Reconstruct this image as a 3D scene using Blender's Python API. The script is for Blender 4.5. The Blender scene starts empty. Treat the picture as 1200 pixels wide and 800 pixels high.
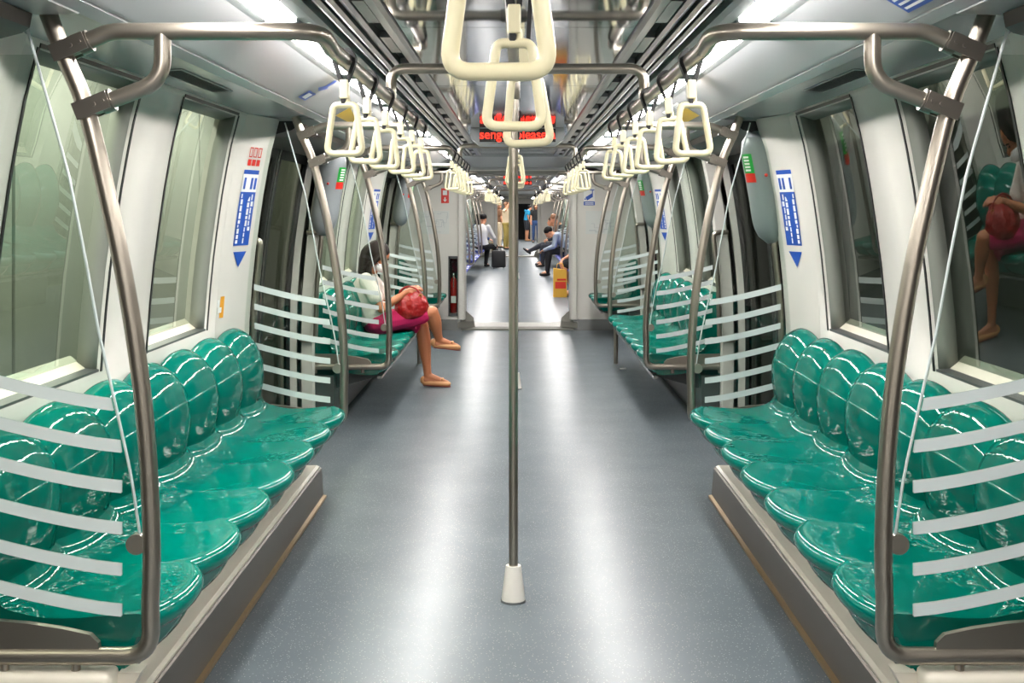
import bpy, bmesh, math, random
from mathutils import Vector, Matrix
random.seed(7)
C = bpy.context.scene.collection
SC = bpy.context.scene
PI = math.pi

# ------------------------------------------------------------------ materials
def lin(c):
    return c / 12.92 if c <= 0.04045 else ((c + 0.055) / 1.055) ** 2.4
def hx(h):
    h = h.lstrip('#')
    return tuple(lin(int(h[i:i + 2], 16) / 255) for i in (0, 2, 4)) + (1,)

def new_mat(name):
    m = bpy.data.materials.new(name); m.use_nodes = True
    return m, m.node_tree, m.node_tree.nodes['Principled BSDF']

def mat(name, col, rough=0.5, metal=0.0, noise=None, bump=None, coat=0.0, spec=None, stretch=(1, 1, 1)):
    """noise=(scale, second colour, amount); bump=(scale, strength, distance)"""
    m, nt, p = new_mat(name)
    p.inputs['Base Color'].default_value = hx(col)
    p.inputs['Roughness'].default_value = rough
    p.inputs['Metallic'].default_value = metal
    if coat:
        p.inputs['Coat Weight'].default_value = coat
        p.inputs['Coat Roughness'].default_value = 0.04
    if spec is not None:
        p.inputs['Specular IOR Level'].default_value = spec
    if noise or bump:
        tc = nt.nodes.new('ShaderNodeTexCoord'); mp = nt.nodes.new('ShaderNodeMapping')
        mp.inputs['Scale'].default_value = stretch
        nt.links.new(tc.outputs['Object'], mp.inputs['Vector'])
    if noise:
        n = nt.nodes.new('ShaderNodeTexNoise'); n.inputs['Scale'].default_value = noise[0]; n.inputs['Detail'].default_value = 3
        nt.links.new(mp.outputs['Vector'], n.inputs['Vector'])
        mx = nt.nodes.new('ShaderNodeMix'); mx.data_type = 'RGBA'
        mx.inputs[6].default_value = hx(col); mx.inputs[7].default_value = hx(noise[1])
        r = nt.nodes.new('ShaderNodeMapRange'); r.inputs[1].default_value = 0.5 - noise[2]; r.inputs[2].default_value = 0.5 + noise[2]
        nt.links.new(n.outputs['Fac'], r.inputs[0]); nt.links.new(r.outputs[0], mx.inputs[0])
        nt.links.new(mx.outputs[2], p.inputs['Base Color'])
    if bump:
        n = nt.nodes.new('ShaderNodeTexNoise'); n.inputs['Scale'].default_value = bump[0]; n.inputs['Detail'].default_value = 2
        nt.links.new(mp.outputs['Vector'], n.inputs['Vector'])
        b = nt.nodes.new('ShaderNodeBump'); b.inputs['Strength'].default_value = bump[1]; b.inputs['Distance'].default_value = bump[2]
        nt.links.new(n.outputs['Fac'], b.inputs['Height']); nt.links.new(b.outputs['Normal'], p.inputs['Normal'])
        if coat: nt.links.new(b.outputs['Normal'], p.inputs['Coat Normal'])
    return m

def emit(name, col, strength):
    m, nt, p = new_mat(name)
    p.inputs['Base Color'].default_value = hx(col)
    p.inputs['Emission Color'].default_value = hx(col)
    p.inputs['Emission Strength'].default_value = strength
    return m

def glass(name, tint, f0, f1, power=3.0, rough=0.0):
    m = bpy.data.materials.new(name); m.use_nodes = True
    nt = m.node_tree; nt.nodes.clear()
    out = nt.nodes.new('ShaderNodeOutputMaterial'); mix = nt.nodes.new('ShaderNodeMixShader')
    tr = nt.nodes.new('ShaderNodeBsdfTransparent'); tr.inputs['Color'].default_value = hx(tint)
    gl = nt.nodes.new('ShaderNodeBsdfGlossy'); gl.inputs['Roughness'].default_value = rough
    lw = nt.nodes.new('ShaderNodeLayerWeight'); lw.inputs['Blend'].default_value = .5
    pw = nt.nodes.new('ShaderNodeMath'); pw.operation = 'POWER'; pw.inputs[1].default_value = power
    fr = nt.nodes.new('ShaderNodeMapRange'); fr.inputs[3].default_value = f0; fr.inputs[4].default_value = f1
    nt.links.new(lw.outputs['Facing'], pw.inputs[0]); nt.links.new(pw.outputs[0], fr.inputs[0])
    nt.links.new(fr.outputs[0], mix.inputs[0]); nt.links.new(tr.outputs[0], mix.inputs[1])
    nt.links.new(gl.outputs[0], mix.inputs[2]); nt.links.new(mix.outputs[0], out.inputs['Surface'])
    return m

def floor_mat():
    m, nt, p = new_mat('speckled_rubber_floor')
    tc = nt.nodes.new('ShaderNodeTexCoord')
    v = nt.nodes.new('ShaderNodeTexVoronoi'); v.inputs['Scale'].default_value = 95
    nt.links.new(tc.outputs['Object'], v.inputs['Vector'])
    r = nt.nodes.new('ShaderNodeMapRange'); r.inputs[1].default_value = 0.13; r.inputs[2].default_value = 0.19
    r.inputs[3].default_value = 1; r.inputs[4].default_value = 0
    nt.links.new(v.outputs['Distance'], r.inputs[0])
    n = nt.nodes.new('ShaderNodeTexNoise'); n.inputs['Scale'].default_value = 3.0; n.inputs['Detail'].default_value = 4
    nt.links.new(tc.outputs['Object'], n.inputs['Vector'])
    mx0 = nt.nodes.new('ShaderNodeMix'); mx0.data_type = 'RGBA'
    mx0.inputs[6].default_value = hx('#525a5f'); mx0.inputs[7].default_value = hx('#626b70')
    nt.links.new(n.outputs['Fac'], mx0.inputs[0])
    mx = nt.nodes.new('ShaderNodeMix'); mx.data_type = 'RGBA'
    mx.inputs[7].default_value = hx('#b9bdbd')
    nt.links.new(mx0.outputs[2], mx.inputs[6])
    ml = nt.nodes.new('ShaderNodeMath'); ml.operation = 'MULTIPLY'; ml.inputs[1].default_value = 0.55
    nt.links.new(r.outputs[0], ml.inputs[0]); nt.links.new(ml.outputs[0], mx.inputs[0])
    nt.links.new(mx.outputs[2], p.inputs['Base Color'])
    n2 = nt.nodes.new('ShaderNodeTexNoise'); n2.inputs['Scale'].default_value = 180
    nt.links.new(tc.outputs['Object'], n2.inputs['Vector'])
    b = nt.nodes.new('ShaderNodeBump'); b.inputs['Strength'].default_value = 0.10; b.inputs['Distance'].default_value = 0.002
    nt.links.new(n2.outputs['Fac'], b.inputs['Height'])
    nt.nodes.remove(p)
    df = nt.nodes.new('ShaderNodeBsdfDiffuse'); gl = nt.nodes.new('ShaderNodeBsdfGlossy'); gl.inputs['Roughness'].default_value = .27
    lw = nt.nodes.new('ShaderNodeLayerWeight'); lw.inputs['Blend'].default_value = .5
    pw = nt.nodes.new('ShaderNodeMath'); pw.operation = 'POWER'; pw.inputs[1].default_value = 2.5
    rg = nt.nodes.new('ShaderNodeMapRange'); rg.inputs[3].default_value = .03; rg.inputs[4].default_value = .30
    ms = nt.nodes.new('ShaderNodeMixShader')
    nt.links.new(lw.outputs['Facing'], pw.inputs[0]); nt.links.new(pw.outputs[0], rg.inputs[0]); nt.links.new(rg.outputs[0], ms.inputs[0])
    nt.links.new(mx.outputs[2], df.inputs['Color']); nt.links.new(b.outputs['Normal'], gl.inputs['Normal'])
    nt.links.new(df.outputs[0], ms.inputs[1]); nt.links.new(gl.outputs[0], ms.inputs[2])
    nt.links.new(ms.outputs[0], nt.nodes['Material Output'].inputs['Surface'])
    return m

def shell_mat(name, c1, c2):
    """glossy moulded shell: even colour under a clear, slightly wavy lacquer"""
    m, nt, p = new_mat(name); nt.nodes.remove(p)
    tc = nt.nodes.new('ShaderNodeTexCoord'); mp = nt.nodes.new('ShaderNodeMapping'); mp.inputs['Scale'].default_value = (1, 1, .45)
    nt.links.new(tc.outputs['Object'], mp.inputs['Vector'])
    n = nt.nodes.new('ShaderNodeTexNoise'); n.inputs['Scale'].default_value = 7
    n2 = nt.nodes.new('ShaderNodeTexNoise'); n2.inputs['Scale'].default_value = 13; n2.inputs['Detail'].default_value = 2.2
    nt.links.new(mp.outputs[0], n.inputs['Vector']); nt.links.new(mp.outputs[0], n2.inputs['Vector'])
    mx = nt.nodes.new('ShaderNodeMix'); mx.data_type = 'RGBA'; mx.inputs[6].default_value = hx(c1); mx.inputs[7].default_value = hx(c2)
    nt.links.new(n.outputs['Fac'], mx.inputs[0])
    b = nt.nodes.new('ShaderNodeBump'); b.inputs['Strength'].default_value = .20; b.inputs['Distance'].default_value = .014
    nt.links.new(n2.outputs['Fac'], b.inputs['Height'])
    df = nt.nodes.new('ShaderNodeBsdfDiffuse'); gl = nt.nodes.new('ShaderNodeBsdfGlossy'); gl.inputs['Roughness'].default_value = .035
    lw = nt.nodes.new('ShaderNodeLayerWeight'); lw.inputs['Blend'].default_value = .5
    pw = nt.nodes.new('ShaderNodeMath'); pw.operation = 'POWER'; pw.inputs[1].default_value = 4
    rg = nt.nodes.new('ShaderNodeMapRange'); rg.inputs[3].default_value = .075; rg.inputs[4].default_value = .46
    ms = nt.nodes.new('ShaderNodeMixShader')
    nt.links.new(lw.outputs['Facing'], pw.inputs[0]); nt.links.new(pw.outputs[0], rg.inputs[0]); nt.links.new(rg.outputs[0], ms.inputs[0])
    nt.links.new(mx.outputs[2], df.inputs['Color']); nt.links.new(b.outputs['Normal'], gl.inputs['Normal'])
    nt.links.new(df.outputs[0], ms.inputs[1]); nt.links.new(gl.outputs[0], ms.inputs[2])
    nt.links.new(ms.outputs[0], nt.nodes['Material Output'].inputs['Surface'])
    return m
M = dict(
    cream=mat('cream_wall_panel', '#d6d3cb', 0.34, noise=(2, '#cfccc4', 0.3)),
    cream2=mat('cream_moulded_plastic', '#dcd5c4', 0.35),
    grey=mat('light_grey_panel', '#a4a8a8', 0.35),
    reveal=mat('window_reveal_grey', '#85877f', 0.4),
    dgrey=mat('dark_grey_panel', '#4a4c4c', 0.4),
    cove=mat('cove_panel_gloss', '#b9babb', 0.16),
    steel=mat('brushed_steel', '#9b9c99', 0.22, 0.9, bump=(60, 0.03, 0.001), stretch=(1, 0.03, 1)),
    mirror=mat('polished_ceiling_steel', '#b6b8b8', 0.06, 0.9),
    slat=mat('ceiling_slat', '#85878a', 0.28, 0.8),
    tube=mat('satin_steel_tube', '#a0988c', 0.3, 0.9),
    clampm=mat('bright_clamp_steel', '#8a837a', 0.3, 0.9),
    kick=mat('stained_kick_steel', '#635c53', 0.36, 0.7, noise=(5, '#544d45', 0.35), stretch=(1, 0.3, 1)),
    aged=mat('aged_floor_trim', '#8f7752', 0.4, 0.6),
    black=mat('black_rubber', '#111112', 0.4),
    slot=mat('vent_black', '#050505', 0.8),
    door=mat('door_leaf_dark', '#151515', 0.6, spec=0.15),
    green=shell_mat('glossy_green_shell', '#006a5d', '#007466'),
    blue=mat('glossy_blue_shell', '#343898', 0.2, noise=(38, '#6d74c4', 0.06)),
    cap=mat('cream_plastic', '#e2d9b4', 0.3),
    capw=mat('white_plastic', '#ddd8cf', 0.35),
    strap=mat('black_strap_webbing', '#0c0c0d', 0.5),
    floor=floor_mat(),
    light=emit('fluorescent_diffuser', '#fffbf8', 26.0),
    led=emit('red_led', '#ff2a1a', 2.2),
    ledbg=mat('led_window_black', '#0c0404', 0.3),
    win=glass('window_glass', '#c6cec6', .08, .72),
    doorglass=glass('door_glass', '#55564f', .03, .14),
    screen=glass('screen_glass', '#f3f7f4', .025, .4),
    frost=mat('frosted_white_stripe', '#c9d2d0', 0.5),
    red=mat('sign_red', '#d02a1c', 0.4),
    signblue=mat('sign_blue', '#1c4fae', 0.4),
    white=mat('sign_white', '#e9e9e6', 0.4),
    green2=mat('sign_green', '#1f9a3c', 0.4),
    yellow=mat('sign_yellow', '#e0b81e', 0.4),
    orange=mat('sign_orange', '#e6a020', 0.4),
    unit=mat('intercom_grey_plastic', '#8b9193', 0.3),
    ink=mat('map_ink', '#a4abae', 0.5), paper=mat('map_paper', '#cdd0cb', 0.4),
    ext=mat('extinguisher_red', '#b02018', 0.3),
    tunnel=mat('tunnel_concrete', '#8c8f86', 0.9, noise=(1.5, '#6d7068', 0.3)),
    tunnelgreen=mat('platform_green_wall', '#a3a69c', 0.6),
    plate=mat('threshold_plate', '#8b8981', 0.5, 0.35), bellows=mat('gangway_rubber', '#9b9b94', 0.6),
    skin=mat('skin_tan', '#b5714c', 0.5), skin2=mat('skin_fair', '#c98e6c', 0.5),
    shirt=mat('white_knit', '#dad2c8', 0.85, bump=(60, 0.2, 0.004)), skirt=mat('magenta_cloth', '#c41257', 0.8, bump=(30, .2, .005)),
    hair=mat('dark_brown_hair', '#1c110c', 0.6, spec=.3, bump=(40, 0.4, 0.01), stretch=(1, 1, 0.15)),
    blackhair=mat('black_hair', '#0a0808', 0.7, spec=.2), brownhair=mat('light_brown_hair', '#6b4426', 0.6),
    shoe=mat('tan_leather', '#c79260', 0.45), sole=mat('red_brown_sole', '#7a2a20', 0.5),
    bag=mat('red_leather', '#970d0e', 0.34, bump=(11, 0.9, 0.04)),
    brass=mat('brass_fitting', '#c9a24b', 0.3, 1.0),
    clblack=mat('black_cloth', '#121214', 0.85), clwhite=mat('white_cloth', '#d6d5d2', 0.8),
    clgrey=mat('grey_cloth', '#8f99a6', 0.8), clkhaki=mat('khaki_cloth', '#8b7a3c', 0.85),
    clteal=mat('teal_cloth', '#1488b4', 0.8), cldk=mat('dark_navy_cloth', '#23262f', 0.85),
    clbrown=mat('brown_cloth', '#6a4a33', 0.85), cljean=mat('denim', '#2f4a78', 0.85), clpink=mat('pink_cloth', '#d99aa6', 0.8),
    clbeige=mat('beige_cloth', '#c9b79a', 0.85), eye=mat('eye_dark', '#15100e', 0.3), lip=mat('lip', '#8c3b34', 0.5),
    paperbag=mat('yellow_bag', '#d9a83a', 0.6), bagred=mat('bag_red_print', '#cf3420', 0.6),
    suitcase=mat('black_suitcase', '#101012', 0.5),
)

# ------------------------------------------------------------------ mesh helpers
def obj(name, bm, m, parent=None, smooth=False, angle=None):
    me = bpy.data.meshes.new(name)
    bmesh.ops.recalc_face_normals(bm, faces=bm.faces)
    bm.to_mesh(me); bm.free()
    ms = m if isinstance(m, (list, tuple)) else [m]
    for x in ms: me.materials.append(x)
    if smooth:
        for p in me.polygons: p.use_smooth = True
        if angle is not None:
            try: me.set_sharp_from_angle(angle=math.radians(angle))
            except Exception: pass
    o = bpy.data.objects.new(name, me); C.objects.link(o)
    if parent is not None: o.parent = parent
    return o

def tag(o, label, cat, group=None):
    o['label'] = label; o['category'] = cat
    if group: o['group'] = group
    return o
def thing(name, label, cat, loc=(0, 0, 0), rz=0.0, group=None):
    o = bpy.data.objects.new(name, None); C.objects.link(o)
    o.location = loc; o.rotation_euler = (0, 0, rz); o.empty_display_size = 0.1
    return tag(o, label, cat, group)
def struct(name, bm, m, parent=None, **k):
    o = obj(name, bm, m, parent, **k)
    if parent is None: o['kind'] = 'structure'
    return o
def dup(o, parent=None):
    c = o.copy(); C.objects.link(c)
    if parent is not None: c.parent = parent
    for ch in list(o.children): dup(ch, c)
    return c

def quad(bm, a, b, c, d, mi=0):
    f = bm.faces.new([bm.verts.new(p) for p in (a, b, c, d)]); f.material_index = mi
    return f
def box(bm, x0, x1, y0, y1, z0, z1, mi=0, bevel=0.0, seg=2):
    r = bmesh.ops.create_cube(bm, size=1.0)
    vs = r['verts']
    for v in vs:
        v.co = Vector(((x0 + x1) / 2 + v.co.x * (x1 - x0), (y0 + y1) / 2 + v.co.y * (y1 - y0), (z0 + z1) / 2 + v.co.z * (z1 - z0)))
    fs = set(f for v in vs for f in v.link_faces)
    for f in fs: f.material_index = mi
    if bevel:
        es = set(e for v in vs for e in v.link_edges)
        bmesh.ops.bevel(bm, geom=list(es), offset=bevel, segments=seg, affect='EDGES', profile=0.5)
def prism(bm, poly, axis, a, b, mi=0):
    """poly: 2-D points; axis 'x','y','z' extruded from a to b"""
    def P(p, t):
        return {'x': (t, p[0], p[1]), 'y': (p[0], t, p[1]), 'z': (p[0], p[1], t)}[axis]
    A = [bm.verts.new(P(p, a)) for p in poly]; B = [bm.verts.new(P(p, b)) for p in poly]
    fs = [bm.faces.new(A), bm.faces.new(B[::-1])]
    n = len(poly)
    for i in range(n): fs.append(bm.faces.new((A[i], A[(i + 1) % n], B[(i + 1) % n], B[i])))
    for f in fs: f.material_index = mi
def fillet(pts, rads, seg=6):
    pts = [Vector(p) for p in pts]
    if not isinstance(rads, (list, tuple)): rads = [rads] * len(pts)
    out = [pts[0]]
    for i in range(1, len(pts) - 1):
        p, a, b = pts[i], pts[i - 1], pts[i + 1]
        u = (a - p); v = (b - p); lu, lv = u.length, v.length; u.normalize(); v.normalize()
        ang = u.angle(v)
        r = rads[i]
        if r <= 0 or ang > PI - 0.05: out.append(p); continue
        d = min(r / math.tan(ang / 2), lu * 0.48, lv * 0.48)
        s, e = p + u * d, p + v * d
        for k in range(seg + 1):
            t = k / seg
            out.append(s * (1 - t) ** 2 + p * 2 * t * (1 - t) + e * t * t)
    out.append(pts[-1])
    return out
def smoothpath(pts, n=6):
    """Catmull-Rom through the points"""
    P = [Vector(p) for p in pts]; P = [P[0] * 2 - P[1]] + P + [P[-1] * 2 - P[-2]]
    out = []
    for i in range(1, len(P) - 2):
        for k in range(n):
            t = k / n
            a, b, c, d = P[i - 1], P[i], P[i + 1], P[i + 2]
            out.append(0.5 * ((2 * b) + (c - a) * t + (2 * a - 5 * b + 4 * c - d) * t * t + (3 * b - a - 3 * c + d) * t ** 3))
    out.append(P[-2])
    return out
def sweep(bm, pts, rad, sides=12, closed=False, caps=True, ref=None, mi=0):
    """tube along points; rad: float, list of floats, or list of (a,b) with a along ref side"""
    pts = [Vector(p) for p in pts]; n = len(pts)
    if not isinstance(rad, (list, tuple)): rad = [rad] * n
    if isinstance(rad, tuple): rad = [rad] * n
    rings = []; prev = None
    for i in range(n):
        if closed: t = pts[(i + 1) % n] - pts[i - 1]
        else: t = pts[min(i + 1, n - 1)] - pts[max(i - 1, 0)]
        t.normalize()
        if ref is not None: s = Vector(ref) - t * t.dot(Vector(ref))
        elif prev is None:
            s = Vector((0, 0, 1)).cross(t)
            if s.length < 1e-3: s = Vector((1, 0, 0)).cross(t)
        else: s = prev - t * t.dot(prev)
        s.normalize(); prev = s
        w = t.cross(s)
        r = rad[i]; a, b = r if isinstance(r, tuple) else (r, r)
        rings.append([bm.verts.new(pts[i] + s * (a * math.cos(2 * PI * k / sides)) + w * (b * math.sin(2 * PI * k / sides))) for k in range(sides)])
    m = n if closed else n - 1
    for i in range(m):
        A, B = rings[i], rings[(i + 1) % n]
        for k in range(sides):
            f = bm.faces.new((A[k], A[(k + 1) % sides], B[(k + 1) % sides], B[k])); f.material_index = mi
    if not closed and caps:
        for r in (rings[0][::-1], rings[-1]):
            f = bm.faces.new(r); f.material_index = mi
def cyl(bm, a, b, r, sides=14, mi=0):
    sweep(bm, [a, b], r, sides, mi=mi)
def lathe(bm, prof, c=(0, 0, 0), sides=24, mi=0):
    rings = [[bm.verts.new((c[0] + r * math.cos(2 * PI * k / sides), c[1] + r * math.sin(2 * PI * k / sides), c[2] + z)) for k in range(sides)] for r, z in prof]
    for A, B in zip(rings, rings[1:]):
        for k in range(sides):
            f = bm.faces.new((A[k], A[(k + 1) % sides], B[(k + 1) % sides], B[k])); f.material_index = mi
    bm.faces.new(rings[0][::-1]).material_index = mi; bm.faces.new(rings[-1]).material_index = mi
def ball(bm, c, r, sub=2, rot=None):
    """r: (rx, ry, rz)"""
    if not isinstance(r, (tuple, list)): r = (r, r, r)
    res = bmesh.ops.create_icosphere(bm, subdivisions=sub, radius=1.0)
    for v in res['verts']:
        p = Vector((v.co.x * r[0], v.co.y * r[1], v.co.z * r[2]))
        if rot is not None: p = rot @ p
        v.co = Vector(c) + p
def limb(bm, a, b, ra, rb, sides=12, seg=5, mid=None):
    """tapered limb with ball ends"""
    a, b = Vector(a), Vector(b)
    pts = [a.lerp(b, t / seg) for t in range(seg + 1)]
    rr = []
    for t in range(seg + 1):
        u = t / seg; r = ra * (1 - u) + rb * u
        if mid: r += mid * math.sin(PI * min(1, u * 1.4)) 
        rr.append(r)
    sweep(bm, pts, rr, sides)
    ball(bm, a, ra, 2); ball(bm, b, rb, 2)

_fonts = {}
def text_obj(body, size, m, name, parent=None, extrude=0.0):
    cu = bpy.data.curves.new('tmp', 'FONT'); cu.body = body; cu.size = size; cu.extrude = extrude
    cu.align_x = 'CENTER'; cu.align_y = 'CENTER'
    t = bpy.data.objects.new('tmp', cu); C.objects.link(t)
    dg = bpy.context.evaluated_depsgraph_get(); dg.update()
    me = bpy.data.meshes.new_from_object(t.evaluated_get(dg))
    bpy.data.objects.remove(t); bpy.data.curves.remove(cu)
    me.name = name; me.materials.clear(); me.materials.append(m)
    o = bpy.data.objects.new(name, me); C.objects.link(o)
    if parent is not None: o.parent = parent
    return o
def remesh(bm, voxel, name, m, parent=None, smooth_it=4):
    me = bpy.data.meshes.new('tmp'); bmesh.ops.recalc_face_normals(bm, faces=bm.faces); bm.to_mesh(me); bm.free()
    t = bpy.data.objects.new('tmp', me); C.objects.link(t)
    r = t.modifiers.new('r', 'REMESH'); r.mode = 'VOXEL'; r.voxel_size = voxel
    s = t.modifiers.new('s', 'SMOOTH'); s.iterations = smooth_it; s.factor = 0.5
    dg = bpy.context.evaluated_depsgraph_get(); dg.update()
    out = bpy.data.meshes.new_from_object(t.evaluated_get(dg))
    bpy.data.objects.remove(t); bpy.data.meshes.remove(me)
    out.name = name; out.materials.clear(); out.materials.append(m)
    for p in out.polygons: p.use_smooth = True
    o = bpy.data.objects.new(name, out); C.objects.link(o)
    if parent is not None: o.parent = parent
    return o

# ------------------------------------------------------------------ cross-section of the carriage
WP = [(0.0, 1.42), (0.3, 1.425), (0.6, 1.425), (0.86, 1.42), (1.05, 1.405), (1.2, 1.39), (1.35, 1.37), (1.475, 1.352), (1.6, 1.33), (1.7, 1.31), (1.8, 1.284), (1.83, 1.276), (1.86, 1.268)]
def wx(z):
    for (z0, x0), (z1, x1) in zip(WP, WP[1:]):
        if z <= z1: return x0 + (x1 - x0) * (z - z0) / (z1 - z0)
    return WP[-1][1]
SILL, WTOP = 0.86, 1.83
DTOP = 1.84

# car 1 layout (depth y)
Y_BACK, Y_END = -4.4, 14.46
BAYS = [(2.85, 6.02), (8.13, 11.30)]
DOORS = [(.84, 2.78), (6.10, 8.05), (11.38, 13.32), (-4.2, -2.5)]
WINS = [(3.25, 4.15), (4.67, 5.57), (8.55, 9.43), (9.95, 10.83), (-2.0, -1.1), (-.55, .37)]
N2_0, N2_1 = 15.16, 37.4          # next carriage
BAYS2 = [(18.5, 21.67), (23.78, 26.95), (29.06, 32.23)]
DOORS2 = [(16.50, 18.42), (21.75, 23.70), (27.03, 28.98), (32.31, 34.27)]
WINS2 = [(a + d0, a + d1) for a, _ in BAYS2 for d0, d1 in ((.40, 1.30), (1.82, 2.72))]
N3_0, N3_1 = 38.1, 60.6           # the one after
BAYS3 = [(41.4, 44.57), (46.68, 49.85)]

def wall(name, s, y0, y1, wins, doors, m):
    bm = bmesh.new()
    ys = sorted(set([y0, y1] + [v for w in wins + doors for v in w]))
    zs = [0, .15, .3, .6, SILL, 1.05, 1.2, 1.35, 1.475, 1.6, 1.7, WTOP, DTOP, 1.86]
    for a, b in zip(ys, ys[1:]):
        ym = (a + b) / 2
        for z0, z1 in zip(zs, zs[1:]):
            zm = (z0 + z1) / 2
            if any(w[0] < ym < w[1] for w in wins) and SILL < zm < WTOP: continue
            if any(w[0] < ym < w[1] for w in doors) and zm < DTOP: continue
            quad(bm, (s * wx(z0), a, z0), (s * wx(z0), b, z0), (s * wx(z1), b, z1), (s * wx(z1), a, z1))
    bmesh.ops.remove_doubles(bm, verts=bm.verts, dist=1e-5)
    o = struct(name, bm, m, smooth=True, angle=30)
    sm = o.modifiers.new('t', 'SOLIDIFY'); sm.thickness = 0.03; sm.offset = 0
    return o

WZ = [SILL, 0.95, 1.05, 1.2, 1.35, 1.475, 1.6, 1.7, WTOP]
def make_window(n, s, y0, y1):
    D = 0.06
    bm = bmesh.new()
    # side reveals: two jambs following the wall curve
    for y, e in ((y0, 1), (y1, -1)):
        for z0, z1 in zip(WZ, WZ[1:]):
            quad(bm, (s * (wx(z0) - .004), y, z0), (s * (wx(z0) + D), y + e * .015, z0), (s * (wx(z1) + D), y + e * .015, z1), (s * (wx(z1) - .004), y, z1))
    quad(bm, (s * wx(WTOP), y0, WTOP), (s * wx(WTOP), y1, WTOP), (s * (wx(WTOP) + D), y1, WTOP - .02), (s * (wx(WTOP) + D), y0, WTOP - .02))
    bmesh.ops.remove_doubles(bm, verts=bm.verts, dist=1e-5)
    fr = struct('window_%d' % n, bm, M['reveal'], smooth=True, angle=30)
    so = fr.modifiers.new('t', 'SOLIDIFY'); so.thickness = 0.006; so.offset = 0
    bm = bmesh.new()      # sloping sill: brown edge strip and cream ledge
    x = wx(SILL)
    prism(bm, [(s * (x - .012), SILL - .012), (s * (x - .012), SILL + .008), (s * (x + .03), SILL + .012), (s * (x + .03), SILL - .012)], 'y', y0, y1, 1)
    prism(bm, [(s * (x + .03), SILL - .012), (s * (x + .03), SILL + .012), (s * (x + D + .02), SILL + .055), (s * (x + D + .02), SILL - .012)], 'y', y0 + .012, y1 - .012, 0)
    obj('sill', bm, [M['cream2'], M['dgrey']], fr)
    bm = bmesh.new()      # black seal line around the opening
    for y, e in ((y0, -1), (y1, 1)):
        for z0, z1 in zip(WZ, WZ[1:]):
            quad(bm, (s * (wx(z0) - .017), y, z0), (s * (wx(z0) - .017), y + e * .014, z0), (s * (wx(z1) - .017), y + e * .014, z1), (s * (wx(z1) - .017), y, z1))
    quad(bm, (s * (wx(WTOP) - .017), y0, WTOP), (s * (wx(WTOP) - .017), y1, WTOP), (s * (wx(WTOP) - .02), y1, WTOP + .012), (s * (wx(WTOP) - .02), y0, WTOP + .012))
    sl = obj('seal', bm, M['black'], fr)
    so = sl.modifiers.new('t', 'SOLIDIFY'); so.thickness = 0.004; so.offset = 0
    bm = bmesh.new()
    for z0, z1 in zip(WZ, WZ[1:]):
        quad(bm, (s * (wx(z0) + D), y0 + .012, z0), (s * (wx(z0) + D), y1 - .012, z0), (s * (wx(z1) + D), y1 - .012, z1), (s * (wx(z1) + D), y0 + .012, z1))
    bmesh.ops.remove_doubles(bm, verts=bm.verts, dist=1e-5)
    p = obj('pane', bm, M['win'], fr, smooth=True)
    return fr

def make_door(n, s, y0, y1):
    """two sliding leaves with tall dark panes"""
    e = bpy.data.objects.new('door_%d' % n, None); C.objects.link(e); e['kind'] = 'structure'
    off = 0.075
    ym = (y0 + y1) / 2
    zz = [0.0, .12, .3, .6, .86, 1.05, 1.2, 1.35, 1.475, 1.6, 1.7, DTOP]
    for a, b in ((y0 - .03, ym - .006), (ym + .006, y1 + .03)):
        bm = bmesh.new()
        cols = [a, a + .09, b - .09, b]
        for i in range(3):
            for z0, z1 in zip(zz, zz[1:]):
                if i == 1 and .12 <= z0 and z1 <= 1.7: continue
                quad(bm, (s * (wx(z0) + off), cols[i], z0), (s * (wx(z0) + off), cols[i + 1], z0), (s * (wx(z1) + off), cols[i + 1], z1), (s * (wx(z1) + off), cols[i], z1))
        bmesh.ops.remove_doubles(bm, verts=bm.verts, dist=1e-5)
        lf = obj('leaf', bm, M['door'], e, smooth=True, angle=40)
        so = lf.modifiers.new('t', 'SOLIDIFY'); so.thickness = 0.03; so.offset = 0
        bm = bmesh.new()
        for z0, z1 in zip(zz, zz[1:]):
            if .12 <= z0 and z1 <= 1.7:
                quad(bm, (s * (wx(z0) + off), cols[1], z0), (s * (wx(z0) + off), cols[2], z0), (s * (wx(z1) + off), cols[2], z1), (s * (wx(z1) + off), cols[1], z1))
        bmesh.ops.remove_doubles(bm, verts=bm.verts, dist=1e-5)
        obj('pane', bm, M['doorglass'], lf, smooth=True)
    # bright edging line on the meeting stiles
    bm = bmesh.new()
    for yy in (ym - .012, ym + .012):
        for z0, z1 in zip(zz, zz[1:]):
            quad(bm, (s * (wx(z0) + off - .018), yy - .004, z0), (s * (wx(z0) + off - .018), yy + .004, z0), (s * (wx(z1) + off - .018), yy + .004, z1), (s * (wx(z1) + off - .018), yy - .004, z1))
    st = obj('edge_strip', bm, M['steel'], e)
    so = st.modifiers.new('t', 'SOLIDIFY'); so.thickness = 0.004; so.offset = 0
    return e

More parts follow.
